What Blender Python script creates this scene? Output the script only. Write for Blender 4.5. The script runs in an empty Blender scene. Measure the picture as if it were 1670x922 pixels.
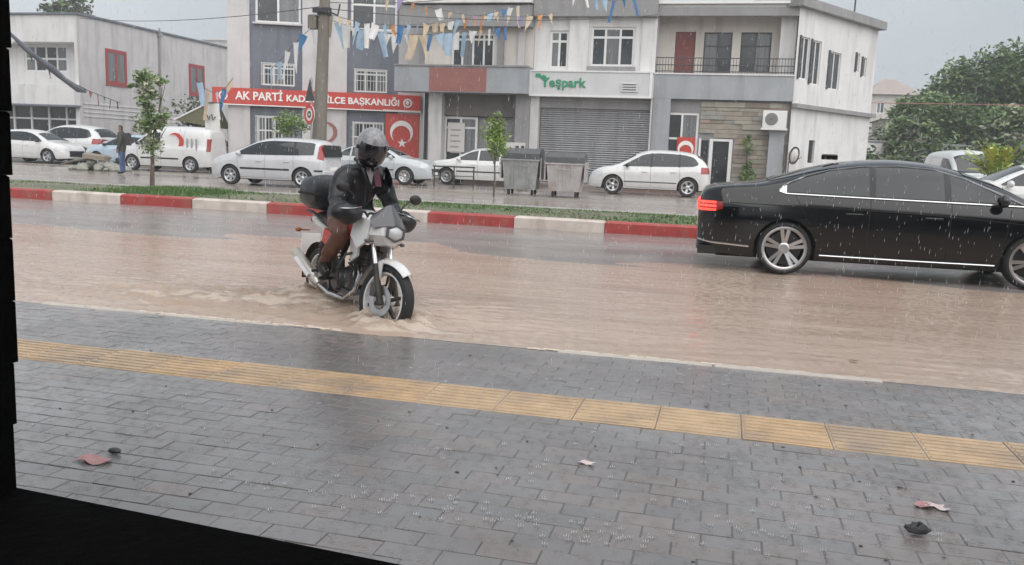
import bpy, bmesh, math, random
from mathutils import Vector, Matrix
import numpy as np
R_ = math.radians
sc = bpy.context.scene
col = sc.collection
rnd = random.Random(7)

# ------------------------------------------------------------------ camera
F, EYE = 1400.0, 1.27
cam_d = bpy.data.cameras.new('camera'); cam = bpy.data.objects.new('camera', cam_d); col.objects.link(cam)
cam_d.sensor_width = 36; cam_d.lens = 36*F/1670; cam_d.clip_end = 4000; cam_d.clip_start = .05
RM = (Matrix.Rotation(R_(13.7), 3, 'Z') @ Matrix.Rotation(R_(90-8.57), 3, 'X') @ Matrix.Rotation(R_(2.2), 3, 'Z'))
cam.matrix_world = Matrix.Translation((0, 0, EYE)) @ RM.to_4x4()
sc.camera = cam

# ------------------------------------------------------------------ light
w = bpy.data.worlds.new('World'); sc.world = w; w.use_nodes = True
wn = w.node_tree; bg = wn.nodes['Background']
sky = wn.nodes.new('ShaderNodeTexSky'); sky.sky_type = 'NISHITA'; sky.sun_disc = False
SUN_EL, SUN_AZ = 48, 138     # azimuth measured from +Y, clockwise: behind the camera, to the right
sky.sun_elevation = R_(SUN_EL); sky.sun_rotation = R_(SUN_AZ); sky.dust_density = 4; sky.air_density = 1; sky.ozone_density = 1
hs = wn.nodes.new('ShaderNodeHueSaturation'); hs.inputs['Saturation'].default_value = .25
wn.links.new(sky.outputs[0], hs.inputs['Color'])
mx = wn.nodes.new('ShaderNodeMix'); mx.data_type = 'RGBA'; mx.inputs[0].default_value = .85
wn.links.new(hs.outputs[0], mx.inputs[6])
tc = wn.nodes.new('ShaderNodeTexCoord'); nz = wn.nodes.new('ShaderNodeTexNoise')
nz.inputs['Scale'].default_value = 1.6; nz.inputs['Detail'].default_value = 5
mpw = wn.nodes.new('ShaderNodeMapping'); mpw.inputs['Location'].default_value = (1.3, 0, .4)
wn.links.new(tc.outputs['Generated'], mpw.inputs[0]); wn.links.new(mpw.outputs[0], nz.inputs['Vector'])
cr = wn.nodes.new('ShaderNodeValToRGB')
cr.color_ramp.elements[0].position = .3; cr.color_ramp.elements[0].color = (3.5, 3.95, 4.4, 1)
cr.color_ramp.elements[1].position = .7; cr.color_ramp.elements[1].color = (5.9, 6.25, 6.5, 1)
wn.links.new(nz.outputs['Fac'], cr.inputs[0]); wn.links.new(cr.outputs[0], mx.inputs[7])
wn.links.new(mx.outputs[2], bg.inputs['Color']); bg.inputs['Strength'].default_value = .09
sl = bpy.data.lights.new('sun', 'SUN'); sl.energy = 2.1; sl.angle = R_(110); sl.color = (1, .965, .92)
so = bpy.data.objects.new('sun', sl); col.objects.link(so)
sd = Vector((math.sin(R_(SUN_AZ))*math.cos(R_(SUN_EL)), math.cos(R_(SUN_AZ))*math.cos(R_(SUN_EL)), math.sin(R_(SUN_EL))))
so.rotation_euler = sd.to_track_quat('Z', 'Y').to_euler(); so.location = (0, 0, 40)
vs = sc.view_settings; vs.view_transform = 'Standard'; vs.look = 'None'; vs.gamma = 1; vs.exposure = 0.72
sc.cycles.use_denoising = True
sc.cycles.max_bounces = 6; sc.cycles.diffuse_bounces = 3; sc.cycles.glossy_bounces = 3; sc.cycles.transmission_bounces = 4
sc.cycles.volume_bounces = 0; sc.cycles.caustics_reflective = False; sc.cycles.caustics_refractive = False

# ------------------------------------------------------------------ layout rays
CAMP = Vector((0, 0, EYE))
def ray(x, y): return RM @ Vector(((x-835)/F, -(y-461)/F, -1))
def gz(x, y, z=0.0):
    d = ray(x, y); return CAMP + d*((z-EYE)/d.z)
def at(x, y, depth):                 # point at a camera depth
    return CAMP + ray(x, y)*depth
def on(x, y, p, n):
    d = ray(x, y); return CAMP + d*((Vector(p)-CAMP).dot(n)/d.dot(n))

# ------------------------------------------------------------------ materials
def _pos(nt):
    g = nt.nodes.new('ShaderNodeNewGeometry'); return g.outputs['Position']
def M(name, c, rough=.6, metal=0, var=.12, scale=6, bump=0, bscale=None, stretch=(1, 1, 1), coat=0, spec=.5, rvar=0,
      stain=None, sstretch=(1, 1, .15), sscale=2.5, samt=.35, emit=0):
    m = bpy.data.materials.new(name); m.use_nodes = True; nt = m.node_tree; b = nt.nodes['Principled BSDF']
    L = nt.links.new
    b.inputs['Roughness'].default_value = rough; b.inputs['Metallic'].default_value = metal
    b.inputs['Coat Weight'].default_value = coat; b.inputs['Coat Roughness'].default_value = .06
    b.inputs['Specular IOR Level'].default_value = spec
    mp = nt.nodes.new('ShaderNodeMapping'); mp.inputs['Scale'].default_value = stretch
    L(_pos(nt), mp.inputs[0])
    n = nt.nodes.new('ShaderNodeTexNoise'); n.inputs['Scale'].default_value = scale; n.inputs['Detail'].default_value = 6
    n.inputs['Roughness'].default_value = .6
    L(mp.outputs[0], n.inputs['Vector'])
    r = nt.nodes.new('ShaderNodeMapRange'); r.inputs[1].default_value = .25; r.inputs[2].default_value = .75
    r.inputs[3].default_value = 1-var; r.inputs[4].default_value = 1+var
    L(n.outputs['Fac'], r.inputs[0])
    v = nt.nodes.new('ShaderNodeVectorMath'); v.operation = 'SCALE'; v.inputs[0].default_value = c[:3]
    L(r.outputs[0], v.inputs['Scale'])
    out = v.outputs[0]
    if stain:
        mp2 = nt.nodes.new('ShaderNodeMapping'); mp2.inputs['Scale'].default_value = sstretch; L(_pos(nt), mp2.inputs[0])
        n2 = nt.nodes.new('ShaderNodeTexNoise'); n2.inputs['Scale'].default_value = sscale; n2.inputs['Detail'].default_value = 5
        L(mp2.outputs[0], n2.inputs['Vector'])
        r2 = nt.nodes.new('ShaderNodeMapRange'); r2.inputs[1].default_value = .48; r2.inputs[2].default_value = .72
        r2.inputs[3].default_value = 0; r2.inputs[4].default_value = samt; L(n2.outputs['Fac'], r2.inputs[0])
        k = nt.nodes.new('ShaderNodeMix'); k.data_type = 'RGBA'; k.inputs[7].default_value = (*stain, 1)
        L(r2.outputs[0], k.inputs[0]); L(out, k.inputs[6]); out = k.outputs[2]
    L(out, b.inputs['Base Color'])
    if rvar:
        rr = nt.nodes.new('ShaderNodeMapRange'); rr.inputs[1].default_value = .3; rr.inputs[2].default_value = .7
        rr.inputs[3].default_value = max(.02, rough-rvar); rr.inputs[4].default_value = min(1, rough+rvar)
        n3 = nt.nodes.new('ShaderNodeTexNoise'); n3.inputs['Scale'].default_value = scale*.45; n3.inputs['Detail'].default_value = 4
        L(mp.outputs[0], n3.inputs['Vector']); L(n3.outputs['Fac'], rr.inputs[0]); L(rr.outputs[0], b.inputs['Roughness'])
    if bump:
        n4 = nt.nodes.new('ShaderNodeTexNoise'); n4.inputs['Scale'].default_value = bscale or scale*3; n4.inputs['Detail'].default_value = 5
        L(mp.outputs[0], n4.inputs['Vector'])
        bp = nt.nodes.new('ShaderNodeBump'); bp.inputs['Strength'].default_value = 1; bp.inputs['Distance'].default_value = bump
        L(n4.outputs['Fac'], bp.inputs['Height']); L(bp.outputs[0], b.inputs['Normal'])
    if emit:
        b.inputs['Emission Color'].default_value = (*c[:3], 1); b.inputs['Emission Strength'].default_value = emit
    return m

# ------------------------------------------------------------------ mesh builder
class MB:
    def __init__(s): s.v = []; s.f = []; s.m = []; s.mi = 0
    def add(s, vs, fs):
        o = len(s.v); s.v += [tuple(v) for v in vs]
        for f in fs: s.f.append(tuple(i+o for i in f)); s.m.append(s.mi)
        return s
    def box(s, x0, x1, y0, y1, z0, z1, mat=None):
        vs = [(x, y, z) for z in (z0, z1) for y in (y0, y1) for x in (x0, x1)]
        if mat is not None: vs = [mat @ Vector(v) for v in vs]
        return s.add(vs, [(0, 2, 3, 1), (4, 5, 7, 6), (0, 1, 5, 4), (2, 6, 7, 3), (0, 4, 6, 2), (1, 3, 7, 5)])
    def cbox(s, x0, x1, y0, y1, z0, z1, c=.01, mat=None):       # box with chamfered top and vertical edges
        def ring(d, z): return [(x0+d, y0+d, z), (x1-d, y0+d, z), (x1-d, y1-d, z), (x0+d, y1-d, z)]
        vs = ring(0, z0)+ring(0, z1-c)+ring(c, z1)
        fs = [(3, 2, 1, 0), (8, 9, 10, 11)]
        for k in (0, 4):
            for i in range(4): fs.append((k+i, k+(i+1) % 4, k+4+(i+1) % 4, k+4+i))
        if mat is not None: vs = [mat @ Vector(v) for v in vs]
        return s.add(vs, fs)
    def tube(s, pts, rad, n=8, cap=True):
        pts = [Vector(p) for p in pts]
        if not hasattr(rad, '__len__'): rad = [rad]*len(pts)
        vs = []; fs = []; up = None
        for i, p in enumerate(pts):
            t = (pts[min(i+1, len(pts)-1)]-pts[max(i-1, 0)])
            if t.length < 1e-9: t = Vector((0, 0, 1))
            t.normalize()
            if up is None: up = t.orthogonal().normalized()
            a = (up-t*up.dot(t)); a = a.normalized() if a.length > 1e-6 else t.orthogonal().normalized(); up = a
            b = t.cross(a)
            for k in range(n):
                an = 2*math.pi*k/n; vs.append(p+(a*math.cos(an)+b*math.sin(an))*rad[i])
        for i in range(len(pts)-1):
            for k in range(n):
                fs.append((i*n+k, i*n+(k+1) % n, (i+1)*n+(k+1) % n, (i+1)*n+k))
        if cap:
            fs.append(tuple(range(n))[::-1]); fs.append(tuple(range((len(pts)-1)*n, len(pts)*n)))
        return s.add(vs, fs)
    def lathe(s, prof, n=24, mat=None, a0=0, a1=2*math.pi):      # prof: (r, z) about z
        full = abs(a1-a0-2*math.pi) < 1e-6; k = n if full else n+1
        vs = []; fs = []
        for r, z in prof:
            for i in range(k):
                a = a0+(a1-a0)*i/n; vs.append(Vector((r*math.cos(a), r*math.sin(a), z)))
        for j in range(len(prof)-1):
            for i in range(n):
                i2 = (i+1) % k
                fs.append((j*k+i, j*k+i2, (j+1)*k+i2, (j+1)*k+i))
        if mat is not None: vs = [mat @ v for v in vs]
        return s.add(vs, fs)
    def ell(s, c, r, nu=16, nv=10, mat=None):
        c = Vector(c); vs = []; fs = []
        for j in range(nv+1):
            ph = math.pi*j/nv
            for i in range(nu):
                th = 2*math.pi*i/nu
                v = Vector((r[0]*math.sin(ph)*math.cos(th), r[1]*math.sin(ph)*math.sin(th), r[2]*math.cos(ph)))
                if mat is not None: v = mat @ v
                vs.append(c+v)
        for j in range(nv):
            for i in range(nu):
                fs.append((j*nu+i, (j+1)*nu+i, (j+1)*nu+(i+1) % nu, j*nu+(i+1) % nu))
        return s.add(vs, fs)
    def prism(s, poly, y0, y1, mat=None):                        # poly in (x, z), extruded along y
        n = len(poly)
        vs = [Vector((x, y0, z)) for x, z in poly]+[Vector((x, y1, z)) for x, z in poly]
        fs = [tuple(range(n)), tuple(range(2*n-1, n-1, -1))]+[(i, n+i, n+(i+1) % n, (i+1) % n) for i in range(n)]
        if mat is not None: vs = [mat @ v for v in vs]
        return s.add(vs, fs)
    def grid(s, fn, nu, nv):
        vs = [fn(i/nu, j/nv) for j in range(nv+1) for i in range(nu+1)]
        fs = [(j*(nu+1)+i, j*(nu+1)+i+1, (j+1)*(nu+1)+i+1, (j+1)*(nu+1)+i) for j in range(nv) for i in range(nu)]
        return s.add(vs, fs)
    def mesh(s, name, mats, smooth=None, fix=True, weld=False):
        me = bpy.data.meshes.new(name); me.from_pydata(s.v, [], s.f)
        mats = mats if isinstance(mats, (list, tuple)) else [mats]
        for m in mats: me.materials.append(m)
        if len(mats) > 1: me.polygons.foreach_set('material_index', s.m)
        if fix or weld:
            bm = bmesh.new(); bm.from_mesh(me)
            if weld: bmesh.ops.remove_doubles(bm, verts=bm.verts, dist=1e-5)
            bmesh.ops.recalc_face_normals(bm, faces=bm.faces); bm.to_mesh(me); bm.free()
        if smooth is not None:
            me.shade_smooth()
            try: me.set_sharp_from_angle(angle=R_(smooth))
            except Exception: pass
        return me
    def build(s, name, mats, parent=None, smooth=None, fix=True, weld=False):
        o = bpy.data.objects.new(name, s.mesh(name, mats, smooth, fix, weld)); col.objects.link(o)
        if parent: o.parent = parent
        return o
def obj(name, me, parent=None, loc=(0, 0, 0), rz=0):
    o = bpy.data.objects.new(name, me); col.objects.link(o); o.location = loc; o.rotation_euler = (0, 0, rz)
    if parent: o.parent = parent
    return o
def tag(o, label=None, cat=None, group=None, kind=None):
    if label: o['label'] = label
    if cat: o['category'] = cat
    if group: o['group'] = group
    if kind: o['kind'] = kind
    return o
def thing(name, label, cat, loc=(0, 0, 0), rz=0, group=None):
    o = bpy.data.objects.new(name, None); col.objects.link(o); o.location = loc; o.rotation_euler = (0, 0, rz)
    o.empty_display_size = .1
    return tag(o, label, cat, group)
def copy_tree(o, parent=None):
    c = o.copy(); col.objects.link(c); c.parent = parent
    for ch in [x for x in o.children]: copy_tree(ch, c)
    return c
def text(body, parent, name, mat, u, z, h, width=None, y=-.01, ext=.01, bold=0):
    cu = bpy.data.curves.new(name, 'FONT'); cu.body = body; cu.size = h; cu.extrude = ext; cu.offset = bold
    cu.materials.append(mat)
    o = bpy.data.objects.new(name, cu); col.objects.link(o); o.parent = parent
    bpy.context.view_layer.update()
    me = bpy.data.meshes.new_from_object(o.evaluated_get(bpy.context.evaluated_depsgraph_get())); bpy.data.objects.remove(o)
    xs_ = [v.co.x for v in me.vertices]; k = width/(max(xs_)-min(xs_)) if width else 1
    for v in me.vertices: v.co.x *= k
    me.materials.clear(); me.materials.append(mat)
    o = bpy.data.objects.new(name, me); col.objects.link(o); o.parent = parent; o.location = (u, y, z); o.rotation_euler = (R_(90), 0, 0)
    return o
def crv(keys):                                                   # smooth monotone interpolation through keys
    xs = np.array([k[0] for k in keys], float); ys = np.array([k[1] for k in keys], float)
    d = np.diff(ys)/np.diff(xs); m = np.zeros(len(xs)); m[0] = d[0]; m[-1] = d[-1]
    for i in range(1, len(xs)-1):
        m[i] = 0 if d[i-1]*d[i] <= 0 else 2*d[i-1]*d[i]/(d[i-1]+d[i])
    def f(x):
        if x <= xs[0]: return float(ys[0])
        if x >= xs[-1]: return float(ys[-1])
        i = int(np.searchsorted(xs, x)-1); i = max(0, min(i, len(xs)-2)); h = xs[i+1]-xs[i]; t = (x-xs[i])/h
        return float((2*t**3-3*t**2+1)*ys[i]+(t**3-2*t**2+t)*h*m[i]+(-2*t**3+3*t**2)*ys[i+1]+(t**3-t**2)*h*m[i+1])
    return f

# shared materials
MAT = {}
def mk(k, *a, **kw): MAT[k] = M(k, *a, **kw); return MAT[k]
mk('glass_dark', (.020, .024, .027), .05, var=.1, spec=.6)
mk('window_glass', (.04, .045, .05), .1, var=.5, scale=1.1, spec=.5)
mk('window_curtain', (.16, .165, .17), .12, var=.45, scale=2.2, stretch=(5, 5, .2), spec=.5)
mk('white_pvc', (.74, .74, .74), .4, var=.05)
mk('rubber', (.018, .018, .019), .7, var=.2, scale=30)
mk('chrome', (.62, .62, .63), .2, metal=1, var=.03)
mk('alloy', (.55, .55, .56), .3, metal=1, var=.08)
mk('black_plastic', (.016, .016, .018), .45, var=.15, scale=20)
mk('dark_steel', (.05, .05, .055), .45, metal=.6, var=.2, scale=20)
# ================================================================== SETTING
from mathutils import noise as mn
mk('earth', (.10, .095, .085), .55, var=.3, scale=.6, bump=.01)
mk('asphalt', (.25, .225, .215), .24, var=.25, scale=1.2, bump=.0006, bscale=40, rvar=.08, stretch=(.5, 1.4, 1))
mk('far_asphalt', (.30, .265, .24), .22, var=.3, scale=.5, bump=.0008, bscale=30, rvar=.12, stretch=(.35, 1.2, 1), stain=(.26, .19, .145), sstretch=(.12, .6, 1), sscale=1.2, samt=.8)
mk('far_paving', (.26, .22, .20), .25, var=.25, scale=.7, rvar=.15, stretch=(.4, 1.2, 1), stain=(.30, .15, .125), sstretch=(.15, .5, 1), sscale=1.3, samt=.7)
mk('bed', (.105, .098, .098), .22, var=.2, scale=8)
for i, c in enumerate([(.185, .172, .17), (.172, .161, .161), (.198, .172, .166)]):
    mk('paver%d' % i, c, .16, var=.22, scale=1.6, bump=.0012, bscale=50, rvar=.12)
for i, c in enumerate([(.50, .355, .22), (.45, .325, .21), (.52, .355, .205)]): mk('tactile%d' % i, c, .2, var=.25, scale=5, bump=.002, bscale=60, rvar=.1, stain=(.30, .235, .19), sstretch=(1, 1, 1), sscale=3.5, samt=.85)
mk('kerb_pale', (.50, .45, .40), .4, var=.15, scale=9)
mk('kerb_red', (.36, .05, .045), .4, var=.25, scale=5, stain=(.25, .16, .13), sstretch=(1, 1, .6), sscale=4, samt=.5)
mk('kerb_white', (.60, .53, .48), .42, var=.18, scale=5, stain=(.30, .24, .2), sstretch=(1, 1, .5), sscale=3.5, samt=.6)
mk('kerb_grey', (.33, .31, .29), .5, var=.2, scale=5)
mk('median_soil', (.16, .15, .10), .6, var=.35, scale=1.5, bump=.02, bscale=12, stain=(.07, .12, .04), sstretch=(.4, 1, 1), sscale=.8, samt=.8)
mk('grass', (.075, .15, .035), .6, var=.4, scale=3)

mb = MB(); xs = [-1600, -200, 200, 1600]; ys = [-1600, 5.4, 14.4, 1600]
mb.add([(x, y, -.03) for y in ys for x in xs], [(j*4+i, j*4+i+1, j*4+i+5, j*4+i+4) for j in range(3) for i in range(3) if not (i == 1 and j == 1)])
tag(mb.build('ground', MAT['earth']), kind='structure')

def road_z(y):
    y = max(5.4, min(14.4, y))
    return -.15+.146*(y-5.5)/4.6 if y < 10.1 else -.004+.02*(y-10.1)/4
mb = MB()
def fr(u, v):
    x = -200+400*u if False else 0
    return None
rx = [-200, -80]+[-40+i*.5 for i in range(0, 120)]+[25, 60, 200]; ry = [5.4+.25*i for i in range(37)]
vs_ = [(x, y, road_z(y)+.012*mn.noise((x*.35, y*.9, 3))) for y in ry for x in rx]; n = len(rx)
mb.add(vs_, [(j*n+i, j*n+i+1, (j+1)*n+i+1, (j+1)*n+i) for j in range(len(ry)-1) for i in range(n-1)])
tag(mb.build('road', MAT['asphalt'], smooth=60), kind='structure')

# flood water -----------------------------------------------------------
def rings(nt, p, base, amt, sc_=7.0):
    """rings spread by single rain drops, added to a height"""
    L = nt.links.new; out = base
    for s_, off in ((sc_, 0), (sc_*1.6, 3.3)):
        ad = nt.nodes.new('ShaderNodeVectorMath'); ad.operation = 'ADD'; ad.inputs[1].default_value = (off, off*.7, 0); L(p, ad.inputs[0])
        v = nt.nodes.new('ShaderNodeTexVoronoi'); v.inputs['Scale'].default_value = s_; v.inputs['Randomness'].default_value = 1; v.voronoi_dimensions = '2D'; L(ad.outputs[0], v.inputs['Vector'])
        m1 = nt.nodes.new('ShaderNodeMath'); m1.operation = 'MULTIPLY'; m1.inputs[1].default_value = 46; L(v.outputs['Distance'], m1.inputs[0])
        m2 = nt.nodes.new('ShaderNodeMath'); m2.operation = 'SINE'; L(m1.outputs[0], m2.inputs[0])
        fr = nt.nodes.new('ShaderNodeMapRange'); fr.inputs[1].default_value = .06; fr.inputs[2].default_value = .45; fr.inputs[3].default_value = amt; fr.inputs[4].default_value = 0; L(v.outputs['Distance'], fr.inputs[0])
        m3 = nt.nodes.new('ShaderNodeMath'); m3.operation = 'MULTIPLY_ADD'; L(m2.outputs[0], m3.inputs[0]); L(fr.outputs[0], m3.inputs[1]); L(out, m3.inputs[2]); out = m3.outputs[0]
    return out
def water_material():
    m = bpy.data.materials.new('flood_water'); m.use_nodes = True; nt = m.node_tree; b = nt.nodes['Principled BSDF']; L = nt.links.new
    b.inputs['Roughness'].default_value = .09; b.inputs['IOR'].default_value = 1.33
    p = _pos(nt)
    def nz(sc_, st, det=4):
        mp = nt.nodes.new('ShaderNodeMapping'); mp.inputs['Scale'].default_value = st; L(p, mp.inputs[0])
        n = nt.nodes.new('ShaderNodeTexNoise'); n.inputs['Scale'].default_value = sc_; n.inputs['Detail'].default_value = det; L(mp.outputs[0], n.inputs['Vector']); return n.outputs['Fac']
    a = nz(1.1, (.35, 1, 1)); k = nt.nodes.new('ShaderNodeMix'); k.data_type = 'RGBA'
    k.inputs[6].default_value = (.43, .33, .265, 1); k.inputs[7].default_value = (.51, .395, .325, 1)
    L(a, k.inputs[0])
    mud = nz(1.7, (.22, 1.1, 1), 7); mr = nt.nodes.new('ShaderNodeMapRange'); mr.inputs[1].default_value = .46; mr.inputs[2].default_value = .74; mr.inputs[3].default_value = 0; mr.inputs[4].default_value = .55; L(mud, mr.inputs[0])
    k2 = nt.nodes.new('ShaderNodeMix'); k2.data_type = 'RGBA'; k2.inputs[7].default_value = (.29, .215, .165, 1); fa0 = nt.nodes.new('ShaderNodeAttribute'); fa0.attribute_name = 'foam'; md_ = nt.nodes.new('ShaderNodeMath'); md_.operation = 'MULTIPLY_ADD'; md_.inputs[1].default_value = .6; md_.use_clamp = True; L(fa0.outputs['Fac'], md_.inputs[0]); L(mr.outputs[0], md_.inputs[2]); L(md_.outputs[0], k2.inputs[0]); L(k.outputs[2], k2.inputs[6]); 
    fa = nt.nodes.new('ShaderNodeAttribute'); fa.attribute_name = 'foam'; fn_ = nz(6.5, (.5, 2.0, 1), 9)
    th = nt.nodes.new('ShaderNodeMath'); th.operation = 'MULTIPLY_ADD'; th.inputs[1].default_value = .34; L(fa.outputs['Fac'], th.inputs[0]); L(fn_, th.inputs[2])
    fr_ = nt.nodes.new('ShaderNodeMapRange'); fr_.inputs[1].default_value = .72; fr_.inputs[2].default_value = .84; fr_.inputs[3].default_value = 0; fr_.inputs[4].default_value = .62; L(th.outputs[0], fr_.inputs[0])
    k3 = nt.nodes.new('ShaderNodeMix'); k3.data_type = 'RGBA'; k3.inputs[7].default_value = (.64, .545, .46, 1); L(fr_.outputs[0], k3.inputs[0]); L(k2.outputs[2], k3.inputs[6]); L(k3.outputs[2], b.inputs['Base Color'])
    s1 = nz(5, (.4, 1.5, 1), 4); s2 = nz(30, (.6, 1.3, 1), 2)
    ad = nt.nodes.new('ShaderNodeMath'); ad.operation = 'MULTIPLY_ADD'; ad.inputs[1].default_value = .16; L(s2, ad.inputs[0]); L(s1, ad.inputs[2])
    ad = rings(nt, p, ad.outputs[0], .16)
    bp = nt.nodes.new('ShaderNodeBump'); bp.inputs['Distance'].default_value = .0075; bp.inputs['Strength'].default_value = 1; L(ad, bp.inputs['Height']); L(bp.outputs[0], b.inputs['Normal'])
    return m
MAT['water'] = water_material()
mk('foam', (.62, .53, .44), .45, var=.2, scale=14)
BF = Vector((-2.30, 5.80, 0)); BR = Vector((-3.20, 6.58, 0))          # wheel contacts of the motorcycle
def wave(x, y):
    h = .004*mn.noise((x*1.2, y*3.2, 1))+.0025*mn.noise((x*5, y*9, 5))
    # wake behind and left of the motorcycle
    ax = (BF-BR).normalized(); rel = Vector((x, y, 0))-BR
    s = -rel.dot(ax)
    d = math.hypot((x+3.0)/1.25, (y-6.2)/.62)
    a = math.exp(-d*d)*.10
    d2 = math.hypot((x+4.3)/1.5, (y-6.15)/.55); a += math.exp(-d2*d2)*.06
    rg = 1-abs(mn.noise((x*1.5+y*1.0, y*8.5-x*1.2, 2)))*2.4
    rg2 = 1-2.2*abs(mn.noise((x*3.2+y*1.5+3, y*15, 8)))
    h += a*(rg*.34+rg2*.34+.22*mn.noise((x*9+y*4, y*24, 3)))
    for c, rad in ((BF, .34), (BR, .42)):                             # water heaped round both wheels
        r = (Vector((x, y, 0))-c).length
        h += .075*math.exp(-((r-rad*.55)/.13)**2)*(.55+.8*abs(mn.noise((x*9, y*9, 4)))+.5*mn.noise((x*21, y*21, 6)))
    return h
def edge_y(x):
    up = (1 if -4.9 < x < -2.7 else 0)+(1 if -1.1 < x < .8 else 0)
    return (5.395 if up else 5.37)+.03*mn.noise((x*.9, 0, 11))+.012*mn.noise((x*4, 0, 12))
WZ = -.004
mb = MB()
wx = [-120, -60, -40, -25, -15, -11, -9]+[-8+.035*i for i in range(int(10/.035)+1)]+[2.3, 3, 4, 6, 10, 20, 60]
wy = [0]+[.03*i for i in range(1, 100)]+[3.2, 3.6, 4.2, 5, 6.5]
n = len(wx)
vs_ = []
for dy in wy:
    for x in wx:
        y = edge_y(x)+dy; h = wave(x, y)*min(1, dy/.12) if dy < 3.4 and -9 < x < 2.4 else 0
        vs_.append((x, y, WZ+h))
mb.add(vs_, [(j*n+i, j*n+i+1, (j+1)*n+i+1, (j+1)*n+i) for j in range(len(wy)-1) for i in range(n-1)])
wo = tag(mb.build('flood_water', MAT['water'], smooth=80, fix=False), kind='structure')
at_ = wo.data.attributes.new('foam', 'FLOAT', 'POINT'); fv = np.zeros(len(vs_), dtype=np.float32)
for k, (x, y, z) in enumerate(vs_):
    if -7.5 < x < .5 and y < 8.2:
        f = 0
        for c, r0, wd, am in ((BF, .20, .15, 1.0), (BR, .22, .22, .9)):
            f += am*math.exp(-((math.hypot(x-c.x, y-c.y)-r0)/wd)**2)
        for xc, yc, sx, sy, am in ((-3.4, 6.15, .9, .35, .75), (-4.5, 6.0, 1.2, .28, .55), (-2.0, 5.62, .30, .10, 1.2), (-3.9, 6.6, 1.0, .16, .4)):
            f += am*math.exp(-((x-xc)/sx)**2-((y-yc)/sy)**2)
        fv[k] = min(1, f)
at_.data.foreach_set('value', fv)

# splash: droplets and torn sheets thrown up by the wheels, countless
mb = MB(); rs = random.Random(5)
def drop(p, r, mbx=None):
    p = Vector(p); (mbx or mb).add([p+Vector((r, 0, 0)), p+Vector((-r*.5, r*.8, 0)), p+Vector((-r*.5, -r*.8, 0)), p+Vector((0, 0, r*1.3)), p-Vector((0, 0, r))],
           [(0, 1, 3), (1, 2, 3), (2, 0, 3), (1, 0, 4), (2, 1, 4), (0, 2, 4)])
for c, n_, rad, hh in ((BF, 220, .30, .11), (BR, 260, .42, .14), ((BF+BR)/2, 140, .4, .07)):
    for _ in range(n_):
        a = rs.random()*6.283; r = rad*(.35+.75*rs.random()); z = hh*rs.random()**2.2
        drop((c.x+math.cos(a)*r, c.y+math.sin(a)*r*.8, .01+z), .002+.005*rs.random()**2)
tag(mb.build('splash', MAT['foam'], smooth=80), kind='stuff', label='muddy water splashing up round the wheels of the motorcycle')
# pale foam line lying along the flooded kerb
mb = MB()
for x0, x1 in ((-4.75, -2.55), (-1.2, .55)):
    x = x0
    while x < x1:
        if rs.random() < .85:
            y = edge_y(x)+.02+.03*rs.random(); l = .03+.05*rs.random(); wd = .008+.022*rs.random()
            mb.add([(x, y, .001), (x+l, y+.004, .001), (x+l*.9, y+wd, .006), (x+l*.1, y+wd, .007), (x+l*.5, y+wd*1.8, .001)], [(0, 1, 2, 3), (3, 2, 4)])
        x += .035
tag(mb.build('foam', MAT['foam'], smooth=80), kind='stuff', label='thin pale foam along the edge of the flood')

# the wet film on the pavers carries rain rings and fine splash texture
for i in range(3):
    nt = MAT['paver%d' % i].node_tree; p = _pos(nt); L = nt.links.new
    bpn = [n for n in nt.nodes if n.type == 'BUMP'][0]; bpn.inputs['Distance'].default_value = .0022
    n1 = nt.nodes.new('ShaderNodeTexNoise'); n1.inputs['Scale'].default_value = 24; n1.inputs['Detail'].default_value = 6; n1.inputs['Roughness'].default_value = .7; L(p, n1.inputs['Vector'])
    L(rings(nt, p, n1.outputs['Fac'], .30, 8.0), bpn.inputs['Height'])
    n2 = nt.nodes.new('ShaderNodeTexNoise'); n2.inputs['Scale'].default_value = 1.3; n2.inputs['Detail'].default_value = 7; n2.inputs['Roughness'].default_value = .65; L(p, n2.inputs['Vector'])
    mr = nt.nodes.new('ShaderNodeMapRange'); mr.inputs[1].default_value = .32; mr.inputs[2].default_value = .68; mr.inputs[3].default_value = .05; mr.inputs[4].default_value = .24; L(n2.outputs['Fac'], mr.inputs[0])
    L(mr.outputs[0], nt.nodes['Principled BSDF'].inputs['Roughness'])
    n3 = nt.nodes.new('ShaderNodeTexNoise'); n3.inputs['Scale'].default_value = .9; n3.inputs['Detail'].default_value = 6; L(p, n3.inputs['Vector'])
    m3 = nt.nodes.new('ShaderNodeMapRange'); m3.inputs[1].default_value = .42; m3.inputs[2].default_value = .58; m3.inputs[3].default_value = .25; m3.inputs[4].default_value = 1; L(n3.outputs['Fac'], m3.inputs[0])
    pb_ = nt.nodes['Principled BSDF']; L(m3.outputs[0], pb_.inputs['Coat Weight']); pb_.inputs['Coat IOR'].default_value = 1.38; pb_.inputs['Coat Roughness'].default_value = .05
    b2 = nt.nodes.new('ShaderNodeBump'); b2.inputs['Distance'].default_value = .0012; L(rings(nt, p, n1.outputs['Fac'], .35, 6.0), b2.inputs['Height']); L(b2.outputs[0], pb_.inputs['Coat Normal'])
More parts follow.
